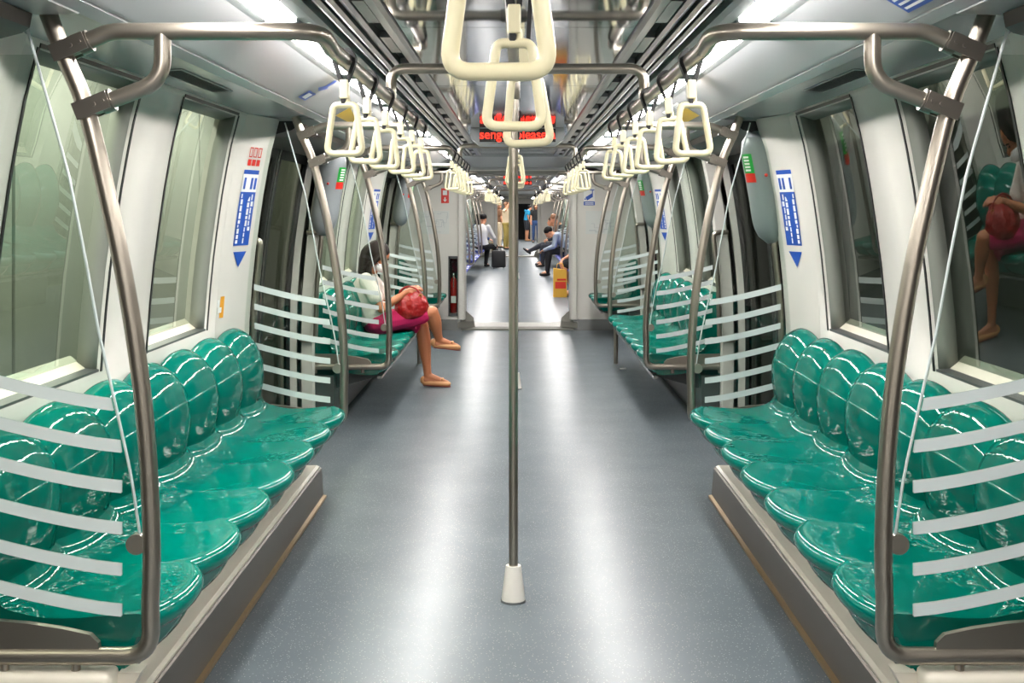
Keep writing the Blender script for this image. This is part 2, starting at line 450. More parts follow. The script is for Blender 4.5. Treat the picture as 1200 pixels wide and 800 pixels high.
tn = [0]
def portal(s, y0, y1):
    """cream columns on both sides of a door and the header between them"""
    zs = [0, .3, .6, .86, 1.05, 1.2, 1.35, 1.475, 1.6, 1.7, 1.8, 1.85]
    for y, e in ((y0, -1), (y1, 1)):
        tn[0] += 1
        bm = bmesh.new()
        def ring(z):
            x = wx(z) ; k = min(1.0, max(0.0, (z - .2) / .5))
            return [(s * (x + .12), y, z), (s * (x - .085), y, z), (s * (x - .097), y + e * .012, z), (s * (x - .095), y + e * .05, z), (s * (x - .085), y + e * .10, z), (s * (x - .052), y + e * .22, z), (s * (x - .018), y + e * .37, z), (s * (x + .02), y + e * .40, z), (s * (x + .12), y + e * .40, z)]
        R = [[bm.verts.new(p) for p in ring(z)] for z in zs]
        for A, B in zip(R, R[1:]):
            for i in range(len(A) - 1): bm.faces.new((A[i], A[i + 1], B[i + 1], B[i]))
            bm.faces.new((A[-1], A[0], B[0], B[-1]))
        bm.faces.new(R[0]); bm.faces.new(R[-1][::-1])
        struct('trim_%d' % tn[0], bm, M['cream'], smooth=True, angle=40)
    tn[0] += 1
    bm = bmesh.new()   # header cover over the doorway with a dark mouth below it
    prism(bm, [(s * .99, 1.862), (s * 1.0, 1.848), (s * 1.20, 1.844), (s * 1.45, 1.844), (s * 1.45, 1.90), (s * .99, 1.90)], 'y', y0 - .03, y1 + .03, 0)
    prism(bm, [(s * 1.092, 1.844), (s * 1.098, 1.812), (s * 1.115, 1.800), (s * 1.25, 1.765), (s * 1.45, 1.74), (s * 1.45, 1.844)], 'y', y0 + .003, y1 - .003, 1)
    struct('trim_%d' % tn[0], bm, [M['grey'], M['black']], smooth=True, angle=35)

def shell(tagname, y0, y1, wins, doors, light_y):
    """floor, ceiling, cove and walls of one carriage"""
    for s, side in ((-1, 'left'), (1, 'right')):
        wall('wall_%s%s' % (side, tagname), s, y0, y1, wins, doors, M['cream'])
    bm = bmesh.new(); box(bm, -1.46, 1.46, y0, y1, -.06, 0.0)
    struct('floor' + tagname, bm, M['floor'])
    # ceiling centre: polished plates with thin seams
    bm = bmesh.new()
    n = max(1, round((y1 - y0) / 1.9)); seams = [4.07 + 1.9 * k for k in range(-6, 40)]
    seams = [y0] + [v for v in seams if y0 + .2 < v < y1 - .2] + [y1]
    for a, b in zip(seams, seams[1:]): box(bm, -.387, .387, a + .003, b - .003, 2.005, 2.03, 0)
    box(bm, -.43, .43, y0, y1, 2.03, 2.05, 1)
    # slats either side, upward grooves between
    for s in (-1, 1):
        prof = [(.387, 2.03), (.393, 1.998), (.41, 1.995), (.437, 1.998), (.440, 2.03)]
        prism(bm, [(s * a, b) for a, b in prof], 'y', y0, y1, 2)
        prism(bm, [(s * .438, 2.03), (s * .438, 2.022), (s * .478, 2.022), (s * .478, 2.03)], 'y', y0, y1, 1)
        k = y0 + .2
        while k < y1 - .3:
            box(bm, *sorted((s * .440, s * .476)), k + .33, k + .74, 2.0, 2.022, 2); k += .74
        for a, b, dz in ((.478, .512, 0.0), (.518, .552, .002), (.556, .588, .001)):
            prism(bm, [(s * a, 2.03), (s * (a + .004), 1.998 - dz), (s * (a + .017), 1.992 - dz), (s * (b - .004), 1.998 - dz), (s * b, 2.03)], 'y', y0, y1, 2)
        prism(bm, [(s * .585, 2.03), (s * .585, 2.02), (s * .612, 2.02), (s * .612, 2.03)], 'y', y0, y1, 1)
        prism(bm, [(s * .612, 2.05), (s * .612, 1.995), (s * .632, 1.988), (s * .668, 1.985), (s * .668, 2.05)], 'y', y0, y1, 3)
        prism(bm, [(s * .668, 2.05), (s * .668, 2.005), (s * .765, 2.0), (s * .765, 2.05)], 'y', y0, y1, 3)
    struct('ceiling' + tagname, bm, [M['mirror'], M['slot'], M['slat'], M['grey']])
    for s, side in ((-1, 'left'), (1, 'right')):
        tn[0] += 1
        bm = bmesh.new()
        prism(bm, [(s * .765, 2.05), (s * .765, 1.978), (s * .79, 1.97), (s * .955, 1.874), (s * .962, 1.879), (s * .972, 1.873), (s * .968, 1.866), (s * 1.0, 1.85), (s * 1.012, 1.85), (s * 1.02, 1.866), (s * 1.30, 1.848), (s * 1.45, 1.848), (s * 1.45, 2.05)], 'y', y0, y1, 0)
        struct('trim_%d' % tn[0], bm, M['cove'])

shell('', Y_BACK, Y_END, WINS, DOORS, None)
wn = [0]; dn = [0]
for s in (-1, 1):
    for a, b in WINS:
        wn[0] += 1; make_window(wn[0], s, a, b)
    for a, b in DOORS:
        dn[0] += 1; make_door(dn[0], s, a, b); portal(s, a, b)
shell('_next_carriage', N2_0, N2_1, WINS2, DOORS2, None)
for s in (-1, 1):
    for a, b in WINS2:
        wn[0] += 1; make_window(wn[0], s, a, b)
    for a, b in DOORS2:
        dn[0] += 1; make_door(dn[0], s, a, b); portal(s, a, b)
shell('_far_carriage', N3_0, N3_1, [], [], None)

bm = bmesh.new(); box(bm, -1.46, 1.46, Y_BACK - .1, Y_BACK, 0, 2.05)
struct('wall_back', bm, M['cream'])

# end walls with the open gangway
def end_wall(name, y, cab=False):
    bm = bmesh.new()
    for s in (-1, 1):
        g = .672
        x1 = 1.46
        if cab and s < 0:   # cut-out for the extinguisher niche
            n0, n1, z0, z1 = .703, .80, .20, .84
            box(bm, *sorted((-g, -n0)), y, y + .12, 0.13, 1.95)
            box(bm, *sorted((-n1, -x1)), y, y + .12, 0.13, 1.95)
            box(bm, -n1, -n0, y, y + .12, 0.13, z0); box(bm, -n1, -n0, y, y + .12, z1, 1.95)
        else:
            box(bm, *sorted((s * g, s * x1)), y, y + .12, 0.13, 1.95)
        # rounded cream column that frames the opening
        prism(bm, [(s * .612, y + .3), (s * .612, y - .01), (s * .622, y - .035), (s * .645, y - .05), (s * .685, y - .05), (s * .70, y - .03), (s * .70, y + .3)], 'z', .13, 1.88)
        box(bm, *sorted((s * .66, s * 1.46)), y - .012, y + .1, 0, .13, 1)
    box(bm, -1.46, 1.46, y, y + .12, 1.87, 2.06)
    prism(bm, [(y - 1.15, 2.01), (y - 1.1, 1.985), (y - .03, 1.905), (y - .03, 1.88), (y + .1, 1.88), (y + .1, 2.04), (y - 1.15, 2.04)], 'x', -.72, .72, 2)
    struct(name, bm, [M['cream'], M['steel'], M['grey']])
end_wall('wall_end', Y_END, True)
end_wall('wall_end_next_carriage', N2_1)
def gangway(name, y0, y1):
    bm = bmesh.new()
    n = 7
    for s in (-1, 1):
        for k in range(n):
            a = y0 + (y1 - y0) * k / n; b = y0 + (y1 - y0) * (k + 1) / n
            prism(bm, [(s * .635, a), (s * .675, (a + b) / 2), (s * .635, b), (s * .72, b), (s * .72, a)], 'z', .0, 1.9)
    box(bm, -.7, .7, y0, y1, 1.83, 1.9)
    for s in (-1, 1):   # slanted steel cover plates at the threshold
        prism(bm, [(s * .70, y0 - .18), (s * .52, y0 - .02), (s * .52, y0 + .02), (s * .70, y0 + .02)], 'z', 0.03, .10, 1)
        v = [(s * .69, y0 - .10, .03), (s * .50, y0 - .02, .03), (s * .52, y0, .14), (s * .69, y0 - .06, .30)]
        quad(bm, *v, 1)
    box(bm, -.66, .66, y0 - .10, y1 + .1, 0.0, .022, 1)
    box(bm, -.66, .66, y0 + .0, y1, 0.022, .03, 1)
    struct(name, bm, [M['bellows'], M['plate']])
gangway('floor_gangway', Y_END + .13, N2_0)
gangway('floor_gangway_beyond', N2_1 + .13, N3_0)
bm = bmesh.new(); box(bm, -1.46, -.35, N3_1, N3_1 + .1, 0, 2.05); box(bm, .62, 1.46, N3_1, N3_1 + .1, 0, 2.05); box(bm, -.35, .62, N3_1, N3_1 + .1, 1.75, 2.05)
box(bm, -.4, .7, N3_1 + .3, N3_1 + .4, 0, 1.8, 1)
struct('wall_end_far_carriage', bm, [M['cream'], M['slot']])

# what lies outside the windows: a tunnel wall on one side and a platform wall on the other
bm = bmesh.new()
for k in range(24):
    y = -4.5 + k * 1.75
    box(bm, -2.55, -2.45, y + .02, y + 1.73, -.5, 2.6)
struct('wall_platform_side', bm, M['tunnelgreen'])
bm = bmesh.new(); box(bm, 2.45, 2.6, -4.5, 38, -.5, 2.7)
for k in range(22): box(bm, 2.40, 2.45, -4.2 + k * 1.9, -4.05 + k * 1.9, -.5, 2.7)
struct('wall_tunnel_side', bm, M['tunnel'])
for k in range(6):  # unseen fill lights, added to brighten the platform wall behind the windows
    y = 1.2 + k * 2.6
    la = bpy.data.lights.new('platform_fill', 'AREA'); la.energy = 44; la.shape = 'RECTANGLE'; la.size = .15; la.size_y = 1.6; la.color = (1.0, 1.0, .86)
    o = bpy.data.objects.new('platform_fill', la); C.objects.link(o); o.location = (-2.0, y, 2.5); o.rotation_euler = (0, math.radians(-25), 0)

# ------------------------------------------------------------------ ceiling luminaires
def make_light():
    bm = bmesh.new()
    prism(bm, [(.674, 2.006), (.674, 1.985), (.685, 1.976), (.750, 1.974), (.762, 1.981), (.762, 2.006)], 'y', -.62, .62)
    root = thing('ceiling_light', 'x', 'ceiling light', group='ceiling lights in the two side strips')
    obj('diffuser', bm, M['light'], root)
    for e in (-1, 1):
        bm = bmesh.new(); box(bm, .669, .765, e * .63 - .012, e * .63 + .012, 1.970, 2.008, bevel=.003)
        obj('end_cap', bm, M['grey'], root)
    return root
light0 = make_light(); first = True
SIDE = {-1: "the seated woman's side", 1: 'opposite the woman'}
ORD = ['first', 'second', 'third', 'fourth', 'fifth', 'sixth', 'seventh', 'eighth', 'ninth', 'tenth', 'eleventh', 'twelfth', 'thirteenth', 'fourteenth', 'fifteenth', 'sixteenth']
for s in (-1, 1):
    for where, ys in (('of our carriage', [.0 + 3.12 + 1.43 * k for k in range(-5, 8)]), ('of the next carriage', [16.2 + 1.43 * k for k in range(14)]), ('of the farthest carriage', [39 + 1.43 * k for k in range(14)])):
        for i, y in enumerate(ys):
            o = light0 if first else dup(light0); first = False
            o.location = (0, y, 0); o.rotation_euler = (0, 0, 0)
            if s < 0: o.rotation_euler = (0, 0, PI)
            o['label'] = 'white strip light, %s in line %s, %s' % (ORD[i], where, SIDE[s])

# ------------------------------------------------------------------ seats
PROF = [ # (d outward from the aisle, z, lip weight, top weight)
 (1.20, .345), (1.08, .318), (.96, .312), (.900, .322), (.866, .346), (.846, .376), (.836, .398), (.818, .410), (.809, .428), (.814, .447), (.832, .457), (.866, .455),
 (.94, .447), (1.03, .439), (1.11, .439), (1.165, .450), (1.203, .470), (1.222, .505)]
PROFB = [(1.222, .505), (1.211, .545), (1.203, .595), (1.203, .645), (1.211, .695), (1.2155, .706), (1.228, .745), (1.249, .787), (1.276, .822), (1.308, .842), (1.335, .850), (1.360, .842), (1.380, .815), (1.392, .77), (1.398, .68), (1.398, .55), (1.36, .44), (1.20, .345)]
def interp(prof, n=3):
    P = smoothpath([(a, 0, b) for a, b in prof], n)
    return [(p.x, p.z) for p in P]
SW = .44
def shell_mesh(prof, back):
    P = interp(prof); U = [-1, -.985, -.95, -.88, -.77, -.62, -.45, -.25, 0, .25, .45, .62, .77, .88, .95, .985, 1]
    bm = bmesh.new(); rows = []
    for u in U:
        w = (abs(u) ** 2.3) if back else abs(u) ** 2.3; row = []
        for d, z in P:
            if not back:
                lip = max(0, min(1, (.95 - d) / .11)); lip = lip * lip * (3 - 2 * lip)
                top = 1 if z > .40 else 0
                dd = d + .058 * w * lip
                zz = z + (.005 * w * (1 - lip) if z > .425 else 0) - .004 * w * lip * top
                if d > 1.15 and z > .44: dd += .026 * w * (d - 1.15) / .072
            else:
                f = 1.0 if z > .5 else max(0, (z - .40) / .1)
                k = max(0, min(1, (z - .62) / .21)) if d < 1.4 else 0
                if d > 1.335: f *= max(0, (1.40 - d) / .065) 
                dd = d + (.032 - .017 * k) * w * f
                zz = z - .050 * w * k
            row.append(bm.verts.new((dd, u * SW / 2, zz)))
        rows.append(row)
    n = len(P)
    for A, B in zip(rows, rows[1:]):
        for i in range(n - 1): bm.faces.new((A[i], A[i + 1], B[i + 1], B[i])).smooth = True
        if not back: bm.faces.new((A[-1], A[0], B[0], B[-1])).smooth = True
        else: bm.faces.new((A[-1], A[0], B[0], B[-1]))
    bm.faces.new(rows[0]); bm.faces.new(rows[-1][::-1])
    return bm
def make_seat(name, m):
    root = thing(name, 'x', 'seat')
    for nm, pr, bk in (('seat', PROF, False), ('backrest', PROFB, True)):
        o = obj(nm, shell_mesh(pr, bk), m, root, smooth=True, angle=50)
    return root
seat_green = make_seat('moulded_seat', M['green']); seat_blue = make_seat('moulded_seat', M['blue'])
used = {}
def place_seat(proto, s, y, label, group):
    o = proto if proto.name not in used else dup(proto)
    used[proto.name] = 1
    o.location = (0, y, 0); o.rotation_euler = (0, 0, 0 if s > 0 else PI)
    o['label'] = label; o['group'] = group
    return o
def bench(proto, s, y0, n, bench_words, group, colour):
    for i in range(n):
        place_seat(proto, s, y0 + SW * (i + .5), '%s moulded seat, %s from the camera, %s' % (colour, ORD[i], bench_words), group)

bench(seat_green, -1, 2.90, 7, "near long bench on the woman's side", 'green seats of the bench on the woman\'s side', 'green')
bench(seat_green, 1, 2.90, 7, "near long bench opposite the woman's side", 'green seats of the bench opposite', 'green')
bench(seat_green, -1, 8.18, 7, "bench the woman sits on", 'green seats of the woman\'s bench', 'green')
bench(seat_green, 1, 8.18, 7, "bench facing the woman", 'green seats of the bench facing the woman', 'green')
bench(seat_green, -1, 13.42, 2, "short bench beside the extinguisher niche", 'green seats of the short bench by the extinguisher', 'green')
bench(seat_green, 1, 13.42, 2, "short bench below the camera sign", 'green seats of the short bench by the camera sign', 'green')
for i, (a, b) in enumerate(BAYS2):
    for s in (-1, 1):
        bench(seat_blue, s, a + .05, 7, '%s bench past the gangway, %s' % (ORD[i], "woman's side" if s < 0 else 'opposite side'), 'blue seats of the next carriage', 'blue')

def bench_base(s, y0, y1, kind, label):
    root = thing('bench_base', label, 'bench base', (0, 0, 0))
    if kind == 'box':
        bm = bmesh.new()
        prism(bm, [(s * 1.0, 0.0), (s * .965, .147), (s * .962, .160), (s * .975, .166), (s * 1.392, .166), (s * 1.392, 0.0)], 'y', y0 + .03, y1)
        prism(bm, [(s * .985, .15), (s * .965, .155), (s * .878, .325), (s * .93, .325), (s * .985, .2)], 'y', y0 - .005, y0 + .05)
        prism(bm, [(s * 1.03, .165), (s * 1.03, .304), (s * 1.392, .304), (s * 1.392, .165)], 'y', y0 + .05, y1, 1)  # dark grey fill stands in for the shadow below the seat shells
        obj('body', bm, [M['cream2'], M['dgrey']], root)
        bm = bmesh.new()
        prism(bm, [(s * .944, .0), (s * .955, .147), (s * .961, .152), (s * .972, .147), (s * .972, 0.0)], 'y', y0 + .03, y1 + .02)
        obj('kick_plate', bm, M['kick'], root)
        bm = bmesh.new()
        prism(bm, [(s * .930, .004), (s * .930, .016), (s * .946, .019), (s * .946, .004)], 'y', y0 + .03, y1 + .02)
        obj('kick_trim', bm, M['aged'], root)
        bm = bmesh.new()   # cream cover on the end of the bench
        box(bm, *sorted((s * .932, s * 1.39)), y0 - .06, y0 + .02, 0.002, .340, bevel=.018, seg=3)
        obj('end_cover', bm, M['cream2'], root, smooth=True, angle=40)
    else:
        bm = bmesh.new(); box(bm, *sorted((s * 1.22, s * 1.392)), y0, y1, 0.0, .31)
        obj('body', bm, M['dgrey'], root)
        bm = bmesh.new()
        prism(bm, [(s * .90, .288), (s * .90, .306), (s * .93, .306), (s * .93, .288)], 'y', y0, y1)
        obj('front_rail', bm, M['steel'], root)
        for y in (y0 + .15, (y0 + y1) / 2, y1 - .15):
            bm = bmesh.new(); prism(bm, [(s * .93, .29), (s * .91, .306), (s * 1.25, .306), (s * 1.25, .20)], 'y', y - .02, y + .02)
            obj('bracket', bm, M['dgrey'], root)
    return root
bench_base(-1, 2.88, 5.99, 'box', "steel kick plate and cream base below the near bench, seated woman's side")
bench_base(1, 2.88, 5.99, 'box', 'steel kick plate and cream base below the near bench, side opposite the woman')
bench_base(-1, 8.18, 11.26, 'open', 'open steel frame under the bench the woman sits on')
bench_base(1, 8.18, 11.26, 'open', 'open steel frame under the bench facing the woman')
bench_base(-1, 13.42, 14.3, 'open', 'open steel frame under the short bench by the extinguisher niche')
bench_base(1, 13.42, 14.3, 'open', 'open steel frame under the short bench below the camera sign')
for i, (a, b) in enumerate(BAYS2):
    for s in (-1, 1):
        bench_base(s, a + .05, b - .04, 'open', 'steel frame under the %s blue bench of the next carriage, %s' % (ORD[i], "woman's side" if s < 0 else 'side opposite her'))

# ------------------------------------------------------------------ glass draught screens
POST = [(1.085, 1.858), (1.047, 1.76), (.998, 1.64), (.953, 1.46), (.912, 1.27), (.880, 1.08), (.861, .92), (.849, .75), (.845, .60), (.848, .50)]
def make_screen(s, name='glass_screen'):
    root = thing(name, 'x', 'glass screen')
    X = lambda p: (s * p[0], 0, p[1])
    R = .0205
    up = smoothpath([X(p) for p in POST], 4)
    low = fillet([up[-1], (s * .846, 0, .373), (s * 1.36, 0, .373)], [0, .12, 0], 9)
    bm = bmesh.new(); sweep(bm, up + low[1:], R, 16)
    obj('post', bm, M['tube'], root, smooth=True, angle=50)
    bm = bmesh.new()
    top = fillet([(s * 1.04, 0, 1.772), (s * .94, 0, 1.814), (s * .454, 0, 1.814), (s * .454, .16, 1.795)], [0, .12, .07, 0], 8)
    sweep(bm, top, R, 16)
    obj('upper_rail', bm, M['tube'], root, smooth=True, angle=50)
    bm = bmesh.new()
    br = fillet([(s * .820, 0, 1.808), (s * .820, 0, 1.70), (s * .985, 0, 1.637)], [0, .075, 0], 8)
    sweep(bm, br, R * .95, 16)
    obj('branch_rail', bm, M['tube'], root, smooth=True, angle=50)
    for (cx, cz), (dx, dz) in (((1.047, 1.768), (-.056, .024)), ((.994, 1.634), (-.056, .022))):
        bm = bmesh.new()
        a = Vector((s * cx, 0, cz)); d = Vector((s * dx, 0, dz)); L = d.length; d.normalize(); w = Vector((0, 1, 0)); h = d.cross(w)
        for sg in (-1, 1):
            c = [a + d * t + w * (sg * .0235) + h * q for t, q in ((-.022, -.0205), (-.022, .0205), (L, .0205), (L, -.0205))]
            A = [bm.verts.new(p) for p in c]; B = [bm.verts.new(p + w * (sg * .006)) for p in c]
            bm.faces.new(A); bm.faces.new(B[::-1])
            for i in range(4): bm.faces.new((A[i], A[(i + 1) % 4], B[(i + 1) % 4], B[i]))
        sweep(bm, [a + d * (L - .022), a + d * (L + .004)], .0265, 18)
        for q in (.026, .047):
            cyl(bm, a + d * q - w * .033, a + d * q + w * .033, .0055, 10)
        obj('clamp', bm, M['clampm'], root, smooth=True, angle=35)
    # glass with printed stripes
    inner = [(1.83, 1.135), (1.49, 1.038), (1.30, 1.0), (1.124, .968), (.95, .928), (.793, .893), (.625, .868), (.46, .866), (.40, .90)]
    def xe(z):
        for (z0, x0), (z1, x1) in zip(inner, inner[1:]):
            if z >= z1: return x0 + (x1 - x0) * (z0 - z) / (z0 - z1)
        return inner[-1][1]
    def rise(x): return .10 * max(0, (x - .91) / .45) ** 1.35
    zs = [.405, .47]
    for zc in (.478, .572, .667, .763, .856, .951): zs += [zc - .014, zc + .014]
    zs = sorted(set([.405] + zs[2:] + [1.03, 1.12, 1.22, 1.32, 1.42, 1.52, 1.62, 1.70, 1.76]))
    stripe = {}
    for zc in (.478, .572, .667, .763, .856, .951): stripe[round(zc - .014, 4)] = 1
    wall_x = 1.335
    bm = bmesh.new(); grid = []
    for z in zs:
        x0 = xe(z); row = []
        xs = [x0, max(.914, x0 + .008 if z < 1.0 else x0 + .02)]
        lim = min(wall_x, wx(min(1.86, z + .08)) - .05)
        for k in range(1, 9): xs.append(xs[1] + (lim - xs[1]) * k / 8)
        for x in xs: row.append(bm.verts.new((s * x, .0, z + rise(x) * (1 if z < 1 else max(0, 1 - (z - 1) / .6)))))
        grid.append(row)
    for i, (A, B) in enumerate(zip(grid, grid[1:])):
        for k in range(len(A) - 1):
            f = bm.faces.new((A[k], A[k + 1], B[k + 1], B[k]))
            f.material_index = 1 if (round(zs[i], 4) in stripe and 1 <= k <= 7) else 0
    g = obj('glass_panel', bm, [M['screen'], M['frost'], M['frost']], root)
    so = g.modifiers.new('t', 'SOLIDIFY'); so.thickness = .008; so.offset = 0
    bm = bmesh.new()  # pale polished edge of the pane
    ed = [(s * xe(z), 0, z) for z in [.62 + (1.83 - .62) * k / 24 for k in range(25)]]
    sweep(bm, ed, .0035, 6)
    obj('glass_edge', bm, M['frost'], root)
    bm = bmesh.new()  # metal skirt plate above the bottom rail
    poly = [(.962, .378), (.966, .405), (.985, .424), (1.05, .438), (1.13, .450), (1.20, .456), (1.34, .460), (1.34, .378)]
    prism(bm, [(s * a, b) for a, b in poly], 'y', -.009, .009)
    obj('skirt_plate', bm, M['tube'], root)
    bm = bmesh.new(); cyl(bm, (s * .878, -.012, .632), (s * .878, .012, .632), .0235, 20)
    obj('clip', bm, M['tube'], root, smooth=True, angle=40)
    for x in (1.02, 1.185, 1.33):
        bm = bmesh.new(); cyl(bm, (s * x, 0, .375), (s * x, 0, .332), .011, 12)
        obj('standoff', bm, M['tube'], root, smooth=True, angle=40)
    return root
scr = {-1: make_screen(-1), 1: make_screen(1)}
su = {}
def place_screen(s, y, label, flip=False, leg=False):
    o = dup(scr[s]) if s in su else scr[s]
    su[s] = 1
    o.location = (0, y, 0)
    o['label'] = label
    if flip:  # the top rail turns towards its own bench
        for ch in o.children:
            if ch.name.startswith('upper_rail'): ch.scale = (1, -1, 1)
    if leg:
        bm = bmesh.new(); cyl(bm, (s * .90, 0, .36), (s * .90, 0, 0), .02, 14)
        obj('leg', bm, M['tube'], o, smooth=True, angle=40)
    return o
for s in (-1, 1):
    side = "seated woman's side" if s < 0 else 'side opposite the woman'
    place_screen(s, 2.85, 'striped glass screen at the camera end of the near bench, ' + side)
    place_screen(s, 6.02, 'striped glass screen at the far end of the near bench, ' + side, True)
    place_screen(s, 8.13, 'striped glass screen ' + ('right beside the seated woman, camera end of her bench' if s < 0 else 'at the camera end of the bench facing the woman'))
    place_screen(s, 11.30, 'striped glass screen at the far end of the bench ' + ('the woman sits on' if s < 0 else 'facing the woman'), True, True)
    place_screen(s, 13.37, 'striped glass screen of the short end bench beside the ' + ('extinguisher niche' if s < 0 else 'camera sign'))
    for i, (a, b) in enumerate(BAYS2):
        for k, y in enumerate((a, b)):
            place_screen(s, y, 'glass screen at the %s end of the %s blue bench, %s' % (('near', 'far')[k], ORD[i], side), k == 1)

# ------------------------------------------------------------------ rails, cross bars, poles
RX, RZ = .454, 1.795
def rail(name, pts, r, label, cat, group=None, m='tube'):
    bm = bmesh.new(); sweep(bm, pts, r, 16)
    return tag(obj(name, bm, M[m], None, smooth=True, angle=50), label, cat, group)
for s in (-1, 1):
    for i, (a, b) in enumerate(BAYS + [(13.37, 14.3)]):
        w = ('near bench', 'second bench', 'short end bench')[i]
        rail('overhead_handrail', [(s * RX, a + .16, RZ), (s * RX, b - .05 if i < 2 else b, RZ)], .0205, 'steel overhead handrail holding straps above the %s, %s' % (w, "woman's side" if s < 0 else 'side opposite the woman'), 'handrail')
    for i, (a, b) in enumerate(BAYS2):
        rail('overhead_handrail', [(s * RX, a + .16, RZ), (s * RX, b - .05, RZ)], .0205, 'overhead handrail above the %s blue bench of the next carriage, %s' % (ORD[i], "woman's side" if s < 0 else 'opposite side'), 'handrail')
CZ = 1.91
def crossbar(y, label):
    pts = fillet([(-RX, y, RZ), (-RX, y, CZ), (RX, y, CZ), (RX, y, RZ)], [0, .07, .07, 0], 8)
    return rail('cross_handrail', pts, .019, label, 'handrail')
crossbar(4.43, 'steel cross bar bridging the two overhead handrails at the near centre pole')
crossbar(9.71, 'steel cross bar bridging the two overhead handrails behind the display')
for i, (a, b) in enumerate(BAYS2): crossbar((a + b) / 2, 'steel cross bar between the handrails at the %s blue benches beyond the gangway' % ORD[i])
rail('centre_handrail', [(-.012, -1.0, CZ), (-.012, 4.43, CZ)], .019, 'steel handrail along the ceiling middle, from the camera to the near pole', 'handrail')
rail('centre_handrail', [(-.012, 4.45, CZ), (-.012, 9.71, CZ)], .019, 'steel handrail along the ceiling middle, between the two centre poles', 'handrail')
rail('centre_handrail', [(0, 20.1, CZ), (0, 30.6, CZ)], .019, 'steel handrail along the ceiling middle of the next carriage', 'handrail')
def pole(x, y, label):
    root = thing('centre_pole', label, 'pole', (x, y, 0))
    bm = bmesh.new(); cyl(bm, (0, 0, .10), (0, 0, CZ), .0165, 18); obj('tube', bm, M['tube'], root, smooth=True, angle=40)
    bm = bmesh.new(); lathe(bm, [(.0415, 0), (.0425, .01), (.040, .03), (.029, .118), (.027, .128), (.018, .128)]); obj('foot_cover', bm, M['capw'], root, smooth=True, angle=40)
    bm = bmesh.new(); lathe(bm, [(.021, CZ - .11), (.0235, CZ - .105), (.0235, CZ + .02), (.02, CZ + .025)]); 
    cyl(bm, (-.045, 0, CZ), (.045, 0, CZ), .024, 16)
    obj('tee_joint', bm, M['clampm'], root, smooth=True, angle=40)
    bm = bmesh.new(); lathe(bm, [(.0455, 0), (.0455, .004), (.043, .006)]); obj('foot_ring', bm, M['dgrey'], root)
    return root
pole(-.015, 4.43, 'vertical steel centre pole with a cream foot cover, nearest the camera')
pole(-.012, 9.71, 'vertical steel centre pole hidden behind the near pole')
pole(0, 25.36, 'vertical steel centre pole in the next carriage')

# ------------------------------------------------------------------ hanging strap handles
def make_strap(drop):
    """drop: rail centre to sleeve top"""
    root = thing('hanging_strap_handle', 'x', 'strap handle')
    bm = bmesh.new(); r = .0225; path = []
    for k in range(13):
        t = -.15 * PI + 1.3 * PI * k / 12
        path.append((r * math.cos(t), r * math.sin(t)))
    path = [(.0035, -drop)] + path + [(-.0035, -drop)]
    A = [[bm.verts.new((x, yy, z)) for x, z in path] for yy in (-.009, .009)]
    for i in range(len(path) - 1): bm.faces.new((A[0][i], A[0][i + 1], A[1][i + 1], A[1][i]))
    st = obj('strap', bm, M['strap'], root)
    so = st.modifiers.new('t', 'SOLIDIFY'); so.thickness = .0095; so.offset = 1
    bm = bmesh.new(); box(bm, -.0115, .0115, -.011, .011, -drop - .046, -drop + .004, bevel=.003)
    obj('sleeve', bm, M['cap'], root)
    bm = bmesh.new(); box(bm, -.009, .003, -.008, .008, -drop - .064, -drop - .044, bevel=.002)
    obj('link', bm, M['strap'], root)
    zt = -drop - .062; zb = -.245 if drop < .1 else -.365
    bm = bmesh.new()
    pts = fillet([(0, 0, zt)] + [(.030, 0, zt), (.049, 0, zb + .0), (-.049, 0, zb), (-.030, 0, zt), (0, 0, zt)], [0, .022, .02, .02, .022, 0], 7)
    sweep(bm, pts[:-1], .0088, 12, closed=True)
    hk = fillet([(-.004, 0, zt), (.010, 0, zt + .008), (.008, 0, zt + .026), (-.006, 0, zt + .022)], [0, .01, .01, 0], 4)
    sweep(bm, hk, .0055, 8)
    obj('grip', bm, M['cap'], root, smooth=True, angle=60)
    return root
sp = {0: make_strap(.055), 1: make_strap(.16)}
spu = {}
def strap(kind, x, y, z, label, group, tilt=0.0, yaw=0.0):
    o = dup(sp[kind]) if kind in spu else sp[kind]
    spu[kind] = 1
    o.location = (x, y, z); o.rotation_euler = (0, tilt, yaw)
    o['label'] = label; o['group'] = group
for bi, (a, b) in enumerate(BAYS):
    for s in (-1, 1):
        for k in range(6):
            y = a + .39 + .507 * k
            strap(0, s * RX, y, RZ, 'cream strap handle, %s from the camera, above the %s bench, %s' % (ORD[k], ('near', 'second')[bi], "woman's side" if s < 0 else 'opposite side'),
                  'strap handles above the side benches', random.uniform(-.06, .06) - s * .02, random.uniform(-.18, .18))
for k, y in enumerate((1.18, 2.12, 2.66)):
    strap(1, -.018 + .012 * k if k else -.018, y, CZ - (.012 if k == 0 else 0), 'cream strap handle on the middle rail before the near pole, %s from the camera' % ORD[k], 'strap handles on the middle rail', (0, .0, -.05)[k], (-.03, .02, -.05)[k])
for k, y in enumerate((6.5, 7.1, 7.75)):
    strap(1, -.012, y, CZ, 'cream strap handle on the middle rail behind the near pole, %s from it' % ORD[k], 'strap handles on the middle rail', 0, (.1, -.1, .05)[k])
for bi, (a, b) in enumerate(BAYS2):
    for s in (-1, 1):
        for k in range(6):
            strap(0, s * RX, a + .39 + .507 * k, RZ, 'strap handle %s in line above the %s blue bench, %s' % (ORD[k], ORD[bi], "woman's side" if s < 0 else 'opposite side'), 'strap handles beyond the gangway', 0, random.uniform(-.2, .2))

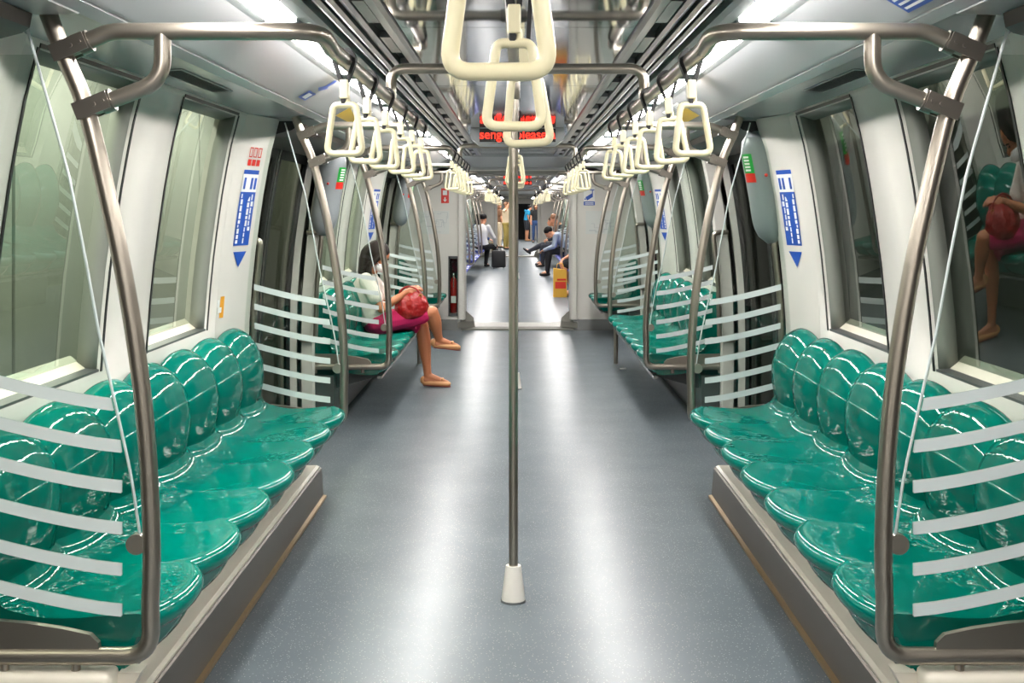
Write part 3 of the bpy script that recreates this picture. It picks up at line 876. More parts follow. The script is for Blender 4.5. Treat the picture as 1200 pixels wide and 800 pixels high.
# ------------------------------------------------------------------ LED display
def led_display(y, label, body='senger please a'):
    root = thing('led_display', label, 'display', (0, y, 0), group=None)
    bm = bmesh.new()
    prism(bm, [(-.34, 2.004), (-.34, 1.925), (-.285, 1.885), (.285, 1.885), (.34, 1.925), (.34, 2.004)], 'y', 0, .34)
    obj('housing', bm, M['grey'], root)
    bm = bmesh.new(); box(bm, -.277, .277, -.004, .004, 1.902, 2.000); obj('window', bm, M['ledbg'], root)
    t = text_obj(body, .098, M['led'], 'lettering', root)
    t.location = (0, -.006, 1.955); t.rotation_euler = (PI / 2, 0, 0)
    t.scale = (.95, 1, 1)
    w = t.dimensions.x
    t.scale.x = .55 / max(w, .01)
    return root
led_display(9.0, 'red scrolling passenger display hanging from the ceiling middle')
led_display(24.2, 'red scrolling display under the ceiling of the next carriage')

# ------------------------------------------------------------------ door-side fittings
def grab(s, y, z0, z1, label, d=.10):
    bm = bmesh.new()
    x0, x1 = wx(z0) - .06, wx(z1) - .06
    zm = (z0 + z1) / 2
    pts = fillet([(s * (x0 + .05), y, z0), (s * (x0 - d * .5), y, z0), (s * (wx(zm) - .06 - d * .5), y, zm), (s * (x1 - d * .5), y, z1), (s * (x1 + .05), y, z1)], [0, .04, .4, .04, 0], 6)
    sweep(bm, pts, .0155, 12)
    return tag(obj('grab_handle', bm, M['tube'], None, smooth=True, angle=50), label, 'grab handle')
for s in (-1, 1):
    w = "woman's side" if s < 0 else 'opposite side'
    for i, (a, b) in enumerate([(6.10, 8.05), (11.38, 13.32)]):
        grab(s, a + .02, .56, 1.26, 'vertical steel grab handle on the camera-side pillar of the %s doorway, %s' % (ORD[i], w))
        grab(s, b - .02, .56, 1.26, 'vertical steel grab handle on the far pillar of the %s doorway, %s' % (ORD[i], w))

def wall_mat_frame(s, y, z, off):
    """location and rotation that put a flat label on the curved wall, its face to the aisle"""
    dz = .05; tilt = math.atan2(wx(z + dz) - wx(z - dz), 2 * dz)
    return (s * (wx(z) - off), y, z), tilt
def unit(s, y, label):
    """rounded grey emergency intercom"""
    z0, z1 = 1.24, 1.80
    root = thing('emergency_intercom', label, 'intercom', (0, y, 0))
    bm = bmesh.new()
    n = 14; pts = []; rad = []
    for k in range(n + 1):
        t = k / n; z = z0 + (z1 - z0) * t
        e = min(1, math.sqrt(max(0, 1 - (abs(2 * t - 1) ** 5))) + .02)
        pts.append((s * (wx(z) - .115), 0, z)); rad.append((.085 * max(.25, e), .088 * max(.3, e)))
    sweep(bm, pts, rad, 24, ref=(0, 1, 0))
    obj('housing', bm, M['unit'], root, smooth=True, angle=60)
    def patch(bm, za, zb, f0, f1, off, n=6):
        R = [[bm.verts.new((s * (wx(z) - .115 - (.088 + off) * math.cos(f)), -(.085 + off) * math.sin(f), z)) for z in (za, (za + zb) / 2, zb)] for f in [f0 + (f1 - f0) * k / n for k in range(n + 1)]]
        for A, B in zip(R, R[1:]):
            for q in range(2): bm.faces.new((A[q], A[q + 1], B[q + 1], B[q]))
    for nm, za, zb, m in (('green_label', 1.585, 1.68, M['green2']), ('red_label', 1.54, 1.585, M['red'])):
        bm = bmesh.new(); patch(bm, za, zb, .15, .95, .0025)
        obj(nm, bm, m, root)
    bm = bmesh.new()
    for k in range(5): patch(bm, 1.595 + .016 * k, 1.604 + .016 * k, .35, .75, .004, 3)
    obj('lettering', bm, M['white'], root)
    bm = bmesh.new(); ball(bm, (s * (wx(1.58) - .115), -.085, 1.575), .009); 
    obj('button', bm, M['red'], root)
    return root
unit(1, 6.13, 'grey emergency intercom with green and red labels by the near doorway opposite the woman')
unit(-1, 8.015, "grey emergency intercom by the near doorway on the seated woman's side")
unit(1, 11.41, 'grey emergency intercom by the second doorway, behind the bench facing the woman')
unit(-1, 13.255, 'grey emergency intercom by the second doorway behind the seated woman')

COLS = [v for d in DOORS for v in ((d[0], -1), (d[1], 1))]
CPROF = [(0, .085), (.012, .097), (.05, .095), (.10, .085), (.22, .052), (.37, .018), (.40, -.02)]
def col_off(y):
    """how far a door column stands out of the wall at depth y"""
    for yd, e in COLS:
        t = (y - yd) * e
        if 0 <= t <= .40:
            for (a, p), (b, q) in zip(CPROF, CPROF[1:]):
                if t <= b: return p + (q - p) * (t - a) / (b - a)
    return 0.0
def wall_strip(bm, s, y0, y1, z0, z1, off, mi=0, n=4, tri=False):
    """thin label that follows the wall or column face; off is its height over that face"""
    zs = [z0 + (z1 - z0) * k / n for k in range(n + 1)]
    for a, b in zip(zs, zs[1:]):
        ya = [y0, y1]; yb = [y0, y1]
        if tri:
            f = lambda z: (z - z0) / (z1 - z0)
            m = (y0 + y1) / 2; h = (y1 - y0) / 2
            ya = [m - h * f(a), m + h * f(a)]; yb = [m - h * f(b), m + h * f(b)]
        F = lambda y, z: (s * (wx(z) - col_off(y) - off), y, z)
        q = [F(ya[0], a), F(ya[1], a), F(yb[1], b), F(yb[0], b)]
        f = bm.faces.new([bm.verts.new(p) for p in q]); f.material_index = mi
def seat_sticker(s, y, label):
    root = thing('wall_sticker', label, 'sticker')
    bm = bmesh.new(); wall_strip(bm, s, y - .075, y + .075, 1.235, 1.49, .003, 0, 6)
    so = obj('blue_field', bm, M['signblue'], root)
    bm = bmesh.new(); wall_strip(bm, s, y - .075, y + .075, 1.49, 1.575, .003, 0, 3); obj('white_field', bm, M['white'], root)
    bm = bmesh.new(); wall_strip(bm, s, y - .075, y + .075, 1.575, 1.595, .003, 0, 2); obj('blue_band', bm, M['signblue'], root)
    bm = bmesh.new(); wall_strip(bm, s, y - .065, y + .065, 1.13, 1.205, .003, 0, 3, True); obj('arrow', bm, M['signblue'], root)
    rnd = random.Random(3); bm = bmesh.new()
    for col in range(4):
        yy = y - .062 + col * .034; z = 1.245 + (.06 if col % 2 else .0)
        while z < 1.47:
            h = rnd.uniform(.012, .03); wall_strip(bm, s, yy, yy + (.022 if rnd.random() < .7 else .012), z, min(z + h, 1.48), .0042, 0, 1); z += h + .006
    obj('white_writing', bm, M['white'], root)
    bm = bmesh.new()
    for k in range(4): wall_strip(bm, s, y - .06 + .034 * k, y - .038 + .034 * k, 1.503, 1.558, .0042, 0, 1)
    obj('blue_writing', bm, M['signblue'], root)
    return root
seat_sticker(-1, 5.90, "blue and white vertical sticker with arrow on the door pillar, near, woman's side")
seat_sticker(1, 5.90, 'blue and white vertical sticker with arrow beside the grey intercom, near doorway')
seat_sticker(-1, 8.25, "blue vertical sticker on the far pillar of the near doorway, woman's side")
seat_sticker(1, 8.25, 'blue vertical sticker on the far pillar of the near doorway opposite the woman')
seat_sticker(1, 11.18, 'blue vertical sticker on the camera-side pillar of the second doorway opposite the woman')
seat_sticker(-1, 11.18, "blue vertical sticker on the camera-side pillar of the second doorway, woman's side")
# small pictogram and orange stickers
root = thing('warning_sticker', 'small red prohibition pictograms above the blue sticker on the door pillar', 'sticker')
bm = bmesh.new()
for k in range(3): wall_strip(bm, -1, 5.845 + .043 * k, 5.878 + .043 * k, 1.615, 1.645, .003, 0, 1)
obj('red_field', bm, M['red'], root)
bm = bmesh.new()
for k in range(3):
    wall_strip(bm, -1, 5.845 + .043 * k, 5.878 + .043 * k, 1.655, 1.66, .003, 0, 1); wall_strip(bm, -1, 5.845 + .043 * k, 5.850 + .043 * k, 1.655, 1.70, .003, 0, 1)
    wall_strip(bm, -1, 5.872 + .043 * k, 5.878 + .043 * k, 1.655, 1.70, .003, 0, 1); wall_strip(bm, -1, 5.845 + .043 * k, 5.878 + .043 * k, 1.697, 1.702, .003, 0, 1)
obj('red_ring', bm, M['red'], root)
root = thing('priority_sticker', 'small orange sticker low on the door pillar beside the near bench', 'sticker')
bm = bmesh.new(); wall_strip(bm, -1, 5.74 - .05, 5.74 + .05, .90, 1.0, .003, 0, 2); obj('orange_field', bm, M['orange'], root)
bm = bmesh.new(); wall_strip(bm, -1, 5.73, 5.765, .925, .95, .0042, 0, 1); wall_strip(bm, -1, 5.72, 5.74, .95, .985, .0042, 0, 1); obj('white_figure', bm, M['white'], root)
for s, w in ((-1, "woman's side"), (1, 'opposite side')):
    root = thing('exit_sticker', 'tiny green arrow sticker high on the pillar between the near windows, ' + w, 'sticker')
    bm = bmesh.new(); wall_strip(bm, s, 4.50, 4.53, 1.52, 1.545, .005, 0, 1, True); wall_strip(bm, s, 4.51, 4.52, 1.545, 1.57, .005, 0, 1); obj('arrow', bm, M['green2'], root)
    bm = bmesh.new(); wall_strip(bm, s, 4.505, 4.525, 1.60, 1.66, .005, 0, 1); obj('writing', bm, M['signblue'], root)

# stickers on the sloping cove
def cove_pt(s, y, t, off=.002):
    """t: 0 at the lower edge, 1 at the upper edge of the sloping panel"""
    d = .955 + (.79 - .955) * t; z = 1.874 + (1.97 - 1.874) * t
    n = Vector((-.096, 0, -.165)).normalized()
    return Vector((s * (d + n.x * off), y, z + n.z * off))
def cove_quad(bm, s, y0, y1, t0, t1, off=.002):
    bm.faces.new([bm.verts.new(cove_pt(s, y, t, off)) for y, t in ((y0, t0), (y1, t0), (y1, t1), (y0, t1))])
for s in (-1, 1):
    w = "woman's side" if s < 0 else 'opposite side'
    root = thing('notice_sticker', 'white and yellow notice on the sloping ceiling panel over the doorway, ' + w, 'sticker')
    bm = bmesh.new(); cove_quad(bm, s, 6.3, 6.95, .15, .85); obj('white_field', bm, M['white'], root)
    bm = bmesh.new(); bm.faces.new([bm.verts.new(cove_pt(s, y, t, .003)) for y, t in ((6.3, .15), (6.95, .15), (6.95, .3), (6.3, .6))]); obj('yellow_band', bm, M['yellow'], root)
    bm = bmesh.new()
    for k in range(4): cove_quad(bm, s, 6.4, 6.9, .62 + .05 * k, .64 + .05 * k, .003)
    obj('writing', bm, M['ink'], root)
root = thing('seat_sticker', "blue arrow and label on the sloping ceiling panel, woman's side", 'sticker')
bm = bmesh.new(); cove_quad(bm, -1, 5.25, 5.42, .12, .42); obj('blue_field', bm, M['signblue'], root)
bm = bmesh.new(); cove_quad(bm, -1, 5.29, 5.38, .17, .36, .003); obj('white_figure', bm, M['white'], root)
bm = bmesh.new(); bm.faces.new([bm.verts.new(cove_pt(-1, y, t)) for y, t in ((5.30, .6), (5.38, .52), (5.46, .72), (5.41, .72), (5.41, .98), (5.36, .98), (5.36, .72))]); obj('arrow', bm, M['signblue'], root)
root = thing('blue_notice', 'bright blue notice on the sloping ceiling panel above the near screen opposite the woman', 'sticker')
bm = bmesh.new(); cove_quad(bm, 1, 2.80, 2.98, .06, .42); obj('blue_field', bm, M['signblue'], root)
bm = bmesh.new()
for k in range(3): cove_quad(bm, 1, 2.82, 2.96, .12 + .09 * k, .16 + .09 * k, .003)
obj('white_writing', bm, M['white'], root)

for s in (-1, 1):
    w = "woman's side" if s < 0 else 'opposite side'
    for i, y in enumerate((4.0, 9.28)):
        root = thing('air_vent', 'dark perforated air vent under the ceiling edge above the %s bench, %s' % (('near', 'second')[i], w), 'vent')
        zz = lambda x: 1.866 + (x - 1.02) * (1.848 - 1.866) / .28 - .002
        bm = bmesh.new(); quad(bm, (s * 1.09, y, zz(1.09)), (s * 1.09, y + .72, zz(1.09)), (s * 1.17, y + .72, zz(1.17)), (s * 1.17, y, zz(1.17)))
        o = obj('plate', bm, M['grey'], root); o.modifiers.new('t', 'SOLIDIFY').thickness = .002
        bm = bmesh.new()
        for k in range(34):
            yy = y + .015 + .0205 * k
            quad(bm, (s * 1.096, yy, zz(1.096) - .003), (s * 1.096, yy + .012, zz(1.096) - .003), (s * 1.164, yy + .012, zz(1.164) - .003), (s * 1.164, yy, zz(1.164) - .003))
        obj('slot_grille', bm, M['slot'], root)

# end wall: signs, maps, extinguisher niche
def flat(bm, x0, x1, z0, z1, y): box(bm, x0, x1, y - .003, y, z0, z1)
root = thing('extinguisher_sign', 'red sign with white arrow on the end wall above the map', 'sign', (0, Y_END, 0))
bm = bmesh.new(); flat(bm, -.895, -.805, 1.49, 1.665, 0); obj('red_field', bm, M['red'], root)
bm = bmesh.new(); prism(bm, [(-.85, 1.505), (-.875, 1.535), (-.857, 1.53), (-.857, 1.56), (-.843, 1.56), (-.843, 1.53), (-.825, 1.535)], 'y', -.006, -.003); box(bm, -.875, -.825, -.006, -.003, 1.585, 1.64); obj('white_arrow', bm, M['white'], root)
root = thing('cctv_sign', 'blue surveillance camera sign on the end wall opposite the woman', 'sign', (0, Y_END, 0))
bm = bmesh.new(); flat(bm, .775, .905, 1.465, 1.675, 0); obj('white_field', bm, M['white'], root)
bm = bmesh.new(); flat(bm, .775, .905, 1.465, 1.51, -.003)
prism(bm, [(.795, 1.56), (.87, 1.605), (.885, 1.565), (.815, 1.522)], 'y', -.007, -.003); box(bm, .872, .882, -.007, -.003, 1.57, 1.645); box(bm, .85, .90, -.007, -.003, 1.64, 1.65); box(bm, .785, .80, -.007, -.003, 1.53, 1.545)
obj('blue_camera', bm, M['signblue'], root)
bm = bmesh.new(); 
for k in range(2): flat(bm, .79, .89, 1.475 + .016 * k, 1.483 + .016 * k, -.0065)
obj('white_writing', bm, M['white'], root)
def netmap(s, label):
    root = thing('network_map', label, 'map', (0, Y_END, 0))
    x0, x1, z0, z1 = s * 1.20, s * .80, 1.13, 1.40
    a, b = min(x0, x1), max(x0, x1)
    bm = bmesh.new(); flat(bm, a, b, z0, z1, 0); obj('sheet', bm, M['paper'], root)
    rnd = random.Random(11 + s); bm = bmesh.new()
    for k in range(9):
        x, z = rnd.uniform(a + .03, b - .1), rnd.uniform(z0 + .03, z1 - .03)
        for j in range(4):
            L = rnd.uniform(.03, .09)
            if j % 2 == 0:
                xe = min(b - .02, x + L); box(bm, x, xe, -.0045, -.003, z, z + .0035); x = xe
            else:
                ze = min(z1 - .02, max(z0 + .02, z + rnd.choice((-1, 1)) * L)); box(bm, x, x + .0035, -.0045, -.003, min(z, ze), max(z, ze)); z = ze
    obj('line_diagram', bm, M['ink'], root)
netmap(-1, 'pale transit network map on the end wall near the red sign'); netmap(1, 'pale transit network map on the end wall under the camera sign')
root = thing('extinguisher_cabinet', 'dark recessed extinguisher niche with clear cover in the end wall', 'cabinet', (0, Y_END, 0))
bm = bmesh.new()
box(bm, -.80, -.703, .13, .15, .20, .84); box(bm, -.805, -.80, .0, .14, .2, .84); box(bm, -.703, -.698, .0, .14, .2, .84)
obj('niche', bm, M['slot'], root)
bm = bmesh.new(); box(bm, -.81, -.797, -.02, .01, .17, .87); box(bm, -.706, -.693, -.02, .01, .17, .87); box(bm, -.81, -.693, -.02, .01, .84, .87); box(bm, -.81, -.693, -.02, .01, .17, .20)
obj('frame', bm, M['dgrey'], root)
bm = bmesh.new(); quad(bm, (-.80, -.004, .2), (-.703, -.004, .2), (-.703, -.004, .84), (-.80, -.004, .84)); o = obj('cover', bm, M['screen'], root)
o.modifiers.new('t', 'SOLIDIFY').thickness = .004
root = thing('fire_extinguisher', 'red fire extinguisher standing inside the wall niche', 'fire extinguisher', (-.752, Y_END + .065, .2))
bm = bmesh.new(); lathe(bm, [(.028, 0), (.04, .01), (.04, .36), (.03, .40), (.012, .42), (.012, .44)]); obj('cylinder', bm, M['ext'], root, smooth=True, angle=50)
bm = bmesh.new(); box(bm, -.012, .012, -.03, .03, .44, .47); cyl(bm, (0, -.03, .46), (0, -.055, .30), .006); obj('valve', bm, M['steel'], root)
bm = bmesh.new(); box(bm, -.03, .03, -.042, -.034, .12, .2); obj('tag', bm, M['white'], root)

bm = bmesh.new(); box(bm, -.03, .03, -.008, .008, 0, .012, bevel=.003)
o = tag(obj('paper_scrap', bm, M['white']), 'small crumpled scrap lying on the floor before the bench facing the woman', 'litter'); o.location = (.93, 10.9, .001); o.rotation_euler = (0, 0, .3); o.location.x = .93

# ------------------------------------------------------------------ people
def head(bm, c, fwd, up, sc=1.0):
    """skull, jaw, nose, ears; fwd/up unit vectors"""
    f = Vector(fwd).normalized(); u = Vector(up); u = (u - f * u.dot(f)).normalized(); l = u.cross(f)
    R = Matrix((f, l, u)).transposed()
    c = Vector(c); P = lambda a, b, d: c + R @ (Vector((a, b, d)) * sc)
    ball(bm, P(-.012, 0, .025), (.095 * sc, .073 * sc, .092 * sc), 3, R)
    ball(bm, P(.022, 0, -.045), (.066 * sc, .056 * sc, .070 * sc), 3, R)
    ball(bm, P(.062, 0, -.088), (.025 * sc, .024 * sc, .02 * sc), 2, R)
    ball(bm, P(.092, 0, -.022), (.019 * sc, .013 * sc, .022 * sc), 2, R)
    for e in (-1, 1): ball(bm, P(-.01, e * .073, -.015), (.02 * sc, .009 * sc, .03 * sc), 2, R)
    return R, P
def hand(bm, w, d, palm_n, sc=1.0, curl=.5):
    """wrist point, direction along the hand, palm normal (towards which fingers curl)"""
    d = Vector(d).normalized(); n = Vector(palm_n); n = (n - d * n.dot(d)).normalized(); s = d.cross(n)
    w = Vector(w); pc = w + d * .045 * sc
    R = Matrix((d, s, n)).transposed()
    ball(bm, pc, (.05 * sc, .04 * sc, .016 * sc), 2, R)
    for k, L in enumerate((.066, .076, .072, .056)):
        b = w + d * .082 * sc + s * (-.03 + .02 * k) * sc
        p1 = b + (d * math.cos(curl * .6) + n * math.sin(curl * .6)) * L * .45 * sc
        p2 = p1 + (d * math.cos(curl * 1.5) + n * math.sin(curl * 1.5)) * L * .32 * sc
        p3 = p2 + (d * math.cos(curl * 2.2) + n * math.sin(curl * 2.2)) * L * .25 * sc
        sweep(bm, [b - d * .02 * sc, b, p1, p2, p3], [.009 * sc, .0095 * sc, .0088 * sc, .008 * sc, .0065 * sc], 8)
    b = w + d * .025 * sc - s * .03 * sc
    sweep(bm, [b, b + (d * .6 - s * .8) * .03 * sc + n * .01 * sc, b + (d * .9 - s * .45) * .062 * sc + n * .02 * sc], [.012 * sc, .011 * sc, .008 * sc], 8)
def person(name, label, loc, rz, J, top, bottom, shoe, hair, skin, sc=1.0, voxel=.014, sleeves='long', legs='long', hair_len=0, extra=None, curl=.6):
    root = thing(name, label, 'person', loc, rz)
    V = {k: Vector(v) * sc for k, v in J.items()}
    up = Vector(J.get('up', (0, 0, 1))); fw = Vector(J.get('face', (1, 0, 0)))
    bm = bmesh.new()
    def torso(b, g):
        pts = [V['pelvis'], V['waist'], V['chest'], V['neck'] - (V['neck'] - V['chest']) * .25, V['neck']]
        sweep(b, smoothpath(pts, 3), [x for x in [(.165, .115), (.158, .113), (.15, .108), (.142, .104), (.146, .106), (.155, .11), (.165, .115), (.16, .108), (.14, .095), (.11, .08), (.08, .065), (.06, .055), (.05, .05)]] if False else
              [((a + g) * sc, (c + g) * sc) for a, c in [(.165, .115), (.158, .113), (.15, .108), (.142, .104), (.148, .107), (.158, .112), (.168, .115), (.165, .108), (.15, .098), (.12, .085), (.09, .07), (.065, .057), (.05, .05)]], 16, ref=(0, 1, 0))
        ball(b, V['pelvis'], ((.12 + g) * sc, (.165 + g) * sc, (.11 + g) * sc))
    def arm(b, k, g, upto=2):
        limb(b, V['sh' + k], V['el' + k], (.05 + g) * sc, (.038 + g) * sc)
        ball(b, V['sh' + k], (.056 + g) * sc)
        if upto == 2: limb(b, V['el' + k], V['wr' + k], (.038 + g) * sc, (.026 + g) * sc)
    def leg(b, k, g, upto=2):
        limb(b, V['hip' + k], V['kn' + k], (.08 + g) * sc, (.055 + g) * sc)
        if upto == 2: limb(b, V['kn' + k], V['an' + k], (.054 + g) * sc, (.034 + g) * sc, mid=.008 * sc)
    torso(bm, 0)
    for k in 'LR':
        arm(bm, k, 0); leg(bm, k, 0)
        hd = (V['wr' + k] - V['el' + k]).normalized()
        hand(bm, V['wr' + k], J.get('hd' + k, hd), J.get('hn' + k, (0, 0, -1)), sc, curl)
        a, t = V['an' + k], V['toe' + k]
        limb(bm, a + Vector((-.03, 0, -.04)) * sc * 0, t, .036 * sc, .024 * sc); 
    limb(bm, V['neck'], V['head'] - up * .03 * sc, .05 * sc, .048 * sc)
    R, P = head(bm, V['head'], fw, up, sc)
    remesh(bm, voxel, 'body', skin, root, 3)
    # clothing
    bm = bmesh.new(); torso(bm, .012)
    for k in 'LR':
        if sleeves == 'long': arm(bm, k, .011)
        elif sleeves == 'short': limb(bm, V['sh' + k], V['sh' + k].lerp(V['el' + k], .55), .064 * sc, .058 * sc); 
    remesh(bm, voxel, 'top_garment', top, root, 3)
    bm = bmesh.new(); ball(bm, V['pelvis'], (.138 * sc, .183 * sc, .128 * sc), 3)
    if legs in ('long', 'short'):
        for k in 'LR':
            if legs == 'long': leg(bm, k, .013)
            else: limb(bm, V['hip' + k], V['hip' + k].lerp(V['kn' + k], .85), .098 * sc, .085 * sc)
    remesh(bm, voxel, 'trousers' if legs == 'long' else 'shorts', bottom, root, 3)
    for k in 'LR':
        bm = bmesh.new(); a, t = V['an' + k], V['toe' + k]
        d = (t - a); 
        heel = a + Vector((0, 0, -.045)) * sc - Vector((d.x, d.y, 0)).normalized() * .03 * sc if J.get('flat', True) else a - d.normalized() * .04 * sc
        sweep(bm, [heel, heel.lerp(t, .3), heel.lerp(t, .65), t, t + (t - heel).normalized() * .03 * sc], [(.033 * sc, .03 * sc), (.036 * sc, .04 * sc), (.044 * sc, .034 * sc), (.042 * sc, .026 * sc), (.02 * sc, .014 * sc)], 12)
        ball(bm, heel, .034 * sc)
        remesh(bm, .01 * max(1, voxel / .014), 'shoe', shoe, root, 2)
    bm = bmesh.new()
    ball(bm, P(-.024, 0, .042), (.100 * sc, .083 * sc, .092 * sc), 3, R)
    if hair_len:
        ball(bm, P(-.075, 0, -.03 - hair_len * .4), (.05 * sc, .085 * sc, (.10 + hair_len * .5) * sc), 3, R)
        for e in (-1, 1): ball(bm, P(-.02, e * .07, -.04 - hair_len * .2), (.05 * sc, .025 * sc, (.09 + hair_len * .3) * sc), 2, R)
    remesh(bm, .01 * max(1, voxel / .014), 'hair', hair, root, 2)
    for e in (-1, 1):
        bm = bmesh.new(); ball(bm, P(.078, e * .03, .005), (.008 * sc, .012 * sc, .007 * sc), 2, R); obj('eye', bm, M['eye'], root, smooth=True)
    bm = bmesh.new(); ball(bm, P(.084, 0, -.066), (.008 * sc, .022 * sc, .006 * sc), 2, R); obj('mouth', bm, M['lip'], root, smooth=True)
    if extra: extra(root, V, R, P)
    return root
SIT = dict(pelvis=(0, 0, .54), waist=(-.05, 0, .70), chest=(-.05, 0, .90), neck=(0, 0, 1.06), head=(.05, 0, 1.20), shL=(-.02, .175, 1.0), shR=(-.02, -.175, 1.0),
           elL=(.06, .22, .76), elR=(.06, -.22, .76), wrL=(.28, .12, .68), wrR=(.28, -.12, .68), hipL=(0, .09, .53), hipR=(0, -.09, .53), knL=(.42, .11, .52), knR=(.42, -.11, .52),
           anL=(.44, .11, .09), anR=(.44, -.11, .09), toeL=(.58, .13, .035), toeR=(.58, -.13, .035))
STAND = dict(pelvis=(0, 0, .93), waist=(0, 0, 1.08), chest=(0, 0, 1.28), neck=(0, 0, 1.46), head=(.03, 0, 1.60), shL=(0, .18, 1.40), shR=(0, -.18, 1.40),
             elL=(.0, .22, 1.12), elR=(0, -.22, 1.12), wrL=(.10, .20, .90), wrR=(.10, -.20, .90), hipL=(0, .09, .92), hipR=(0, -.09, .92), knL=(.03, .10, .49), knR=(.03, -.10, .49),
             anL=(0, .11, .09), anR=(0, -.11, .09), toeL=(.15, .13, .035), toeR=(.15, -.13, .035))

# the seated woman
def woman():
    J = dict(pelvis=(.02, 0, .525), waist=(-.07, 0, .61), chest=(-.11, 0, .745), neck=(-.07, 0, .91), head=(-.01, 0, 1.035), shL=(-.09, .145, .865), shR=(-.09, -.145, .865),
             elL=(.06, .20, .655), elR=(.04, -.20, .64), wrL=(.24, .06, .775), wrR=(.225, -.10, .765), hipL=(.0, .085, .515), hipR=(.0, -.085, .52),
             knL=(.33, .085, .50), knR=(.42, -.06, .605), anL=(.375, .10, .085), anR=(.470, .04, .375), toeL=(.53, .08, .03), toeR=(.61, .05, .325),
             face=(.85, 0, -.5), up=(.5, 0, .85), hdR=(.75, .45, .35), hnR=(.2, .6, -.6), hdL=(.7, -.4, .2), hnL=(.2, -.6, -.6))
    V = {k: Vector(v) for k, v in J.items()}
    root = thing('person', 'seated woman in white top and magenta skirt, legs crossed, red handbag on lap', 'person', (-1.09, 9.74, 0))
    vx = .0065
    def torso(b, g):
        pts = smoothpath([V['pelvis'], V['waist'], V['chest'], V['neck'].lerp(V['chest'], .25), V['neck']], 3)
        rr = [(.15, .105), (.148, .108), (.145, .108), (.14, .105), (.142, .105), (.148, .106), (.153, .107), (.15, .10), (.13, .085), (.10, .072), (.075, .06), (.055, .05), (.043, .045)]
        sweep(b, pts, [(x + g, y + g) for x, y in rr], 18, ref=(0, 1, 0))
        ball(b, V['pelvis'], (.115 + g, .155 + g, .10 + g))
    bm = bmesh.new(); torso(bm, 0)
    for k in 'LR':
        limb(bm, V['sh' + k], V['el' + k], .043, .034); limb(bm, V['el' + k], V['wr' + k], .036, .023)
        hand(bm, V['wr' + k], J['hd' + k], J['hn' + k], .92, .6)
        limb(bm, V['hip' + k], V['kn' + k], .078, .052, mid=.004)
        limb(bm, V['kn' + k], V['an' + k], .05, .031, mid=.012)
        a, t = V['an' + k], V['toe' + k]
        d = (t - a).normalized()
        limb(bm, a - Vector((.02, 0, .03)), t, .031, .022); limb(bm, a, t, .032, .022)
    limb(bm, V['neck'], V['head'] - Vector((.0, 0, .04)), .042, .042)
    R, P = head(bm, V['head'], J['face'], J['up'], .95)
    remesh(bm, vx, 'body', M['skin'], root, 4)
    bm = bmesh.new(); torso(bm, .013)
    for k in 'LR':
        e = V['sh' + k].lerp(V['el' + k], .62); limb(bm, V['sh' + k], e, .058, .062)
    ball(bm, (-.03, 0, .60), (.14, .165, .10))
    remesh(bm, vx, 'shirt', M['shirt'], root, 4)
    bm = bmesh.new()
    ball(bm, V['pelvis'] + Vector((-.01, 0, -.012)), (.135, .178, .105), 3)
    limb(bm, V['hipL'] + Vector((0, 0, 0)), V['hipL'].lerp(V['knL'], .80), .094, .082)
    limb(bm, V['hipR'], V['hipR'].lerp(V['knR'], .80), .094, .078)
    sweep(bm, [V['hipL'].lerp(V['hipR'], .5), V['knL'].lerp(V['knR'], .5) * .75 + V['hipL'].lerp(V['hipR'], .5) * .25], [(.12, .085), (.10, .08)], 14, ref=(0, 1, 0))
    remesh(bm, vx, 'skirt', M['skirt'], root, 4)
    for k in 'LR':
        bm = bmesh.new(); a, t = V['an' + k], V['toe' + k]
        sh = root
        if k == 'L': heel = a + Vector((-.035, 0, -.045))
        else: heel = a + Vector((-.045, 0, -.03))
        d = (t - heel).normalized(); pts = [heel, heel.lerp(t, .2), heel.lerp(t, .45), heel.lerp(t, .7), t, t + d * .028]
        # closed flat sole + low upper
        sweep(bm, [p - Vector((0, 0, .006)) for p in pts], [(.026, .024), (.031, .030), (.033, .024), (.039, .026), (.037, .024), (.018, .013)], 14)
        ball(bm, heel + Vector((0, 0, .012)), (.028, .028, .034))
        s_ = remesh(bm, .006, 'shoe', M['shoe'], root, 2)
        bm = bmesh.new(); sweep(bm, [p - Vector((0, 0, .026)) for p in pts], [(.022, .006), (.029, .006), (.029, .006), (.037, .006), (.036, .006), (.014, .005)], 12, ref=(0, 1, 0)); obj('sole', bm, M['sole'], s_, smooth=True)
        bm = bmesh.new(); c = heel.lerp(t, .80) + Vector((0, 0, .026))
        for e in (-1, 1): ball(bm, c + Vector((0, e * .018, .004)), (.012, .017, .010), 2)
        ball(bm, c + Vector((0, 0, .005)), .008, 2); obj('bow', bm, M['shoe'], s_, smooth=True)
    # long dark hair
    bm = bmesh.new()
    ball(bm, P(-.028, 0, .036), (.098, .083, .094), 3, R)
    pts = [P(-.07, 0, .06), P(-.10, 0, -.02), Vector((-.125, 0, .93)), Vector((-.145, 0, .83)), Vector((-.15, 0, .765))]
    sweep(bm, smoothpath(pts, 3), [(.06, .05), (.075, .05), (.085, .05), (.088, .048), (.09, .046), (.092, .043), (.092, .04), (.092, .037), (.09, .034), (.086, .030), (.082, .026), (.07, .018), (.05, .010)], 16, ref=(0, 1, 0))
    for e in (-1, 1):
        sweep(bm, smoothpath([P(.01, e * .062, .06), P(.0, e * .080, -.02), P(-.015, e * .082, -.10), Vector((-.06, e * .105, .85)), Vector((-.05, e * .12, .79))], 3),
              [(.03, .024), (.036, .024), (.04, .024), (.042, .024), (.042, .023), (.042, .022), (.04, .021), (.038, .020), (.036, .018), (.033, .016), (.028, .014), (.02, .011), (.01, .006)], 12)
    remesh(bm, .007, 'hair', M['hair'], root, 3)
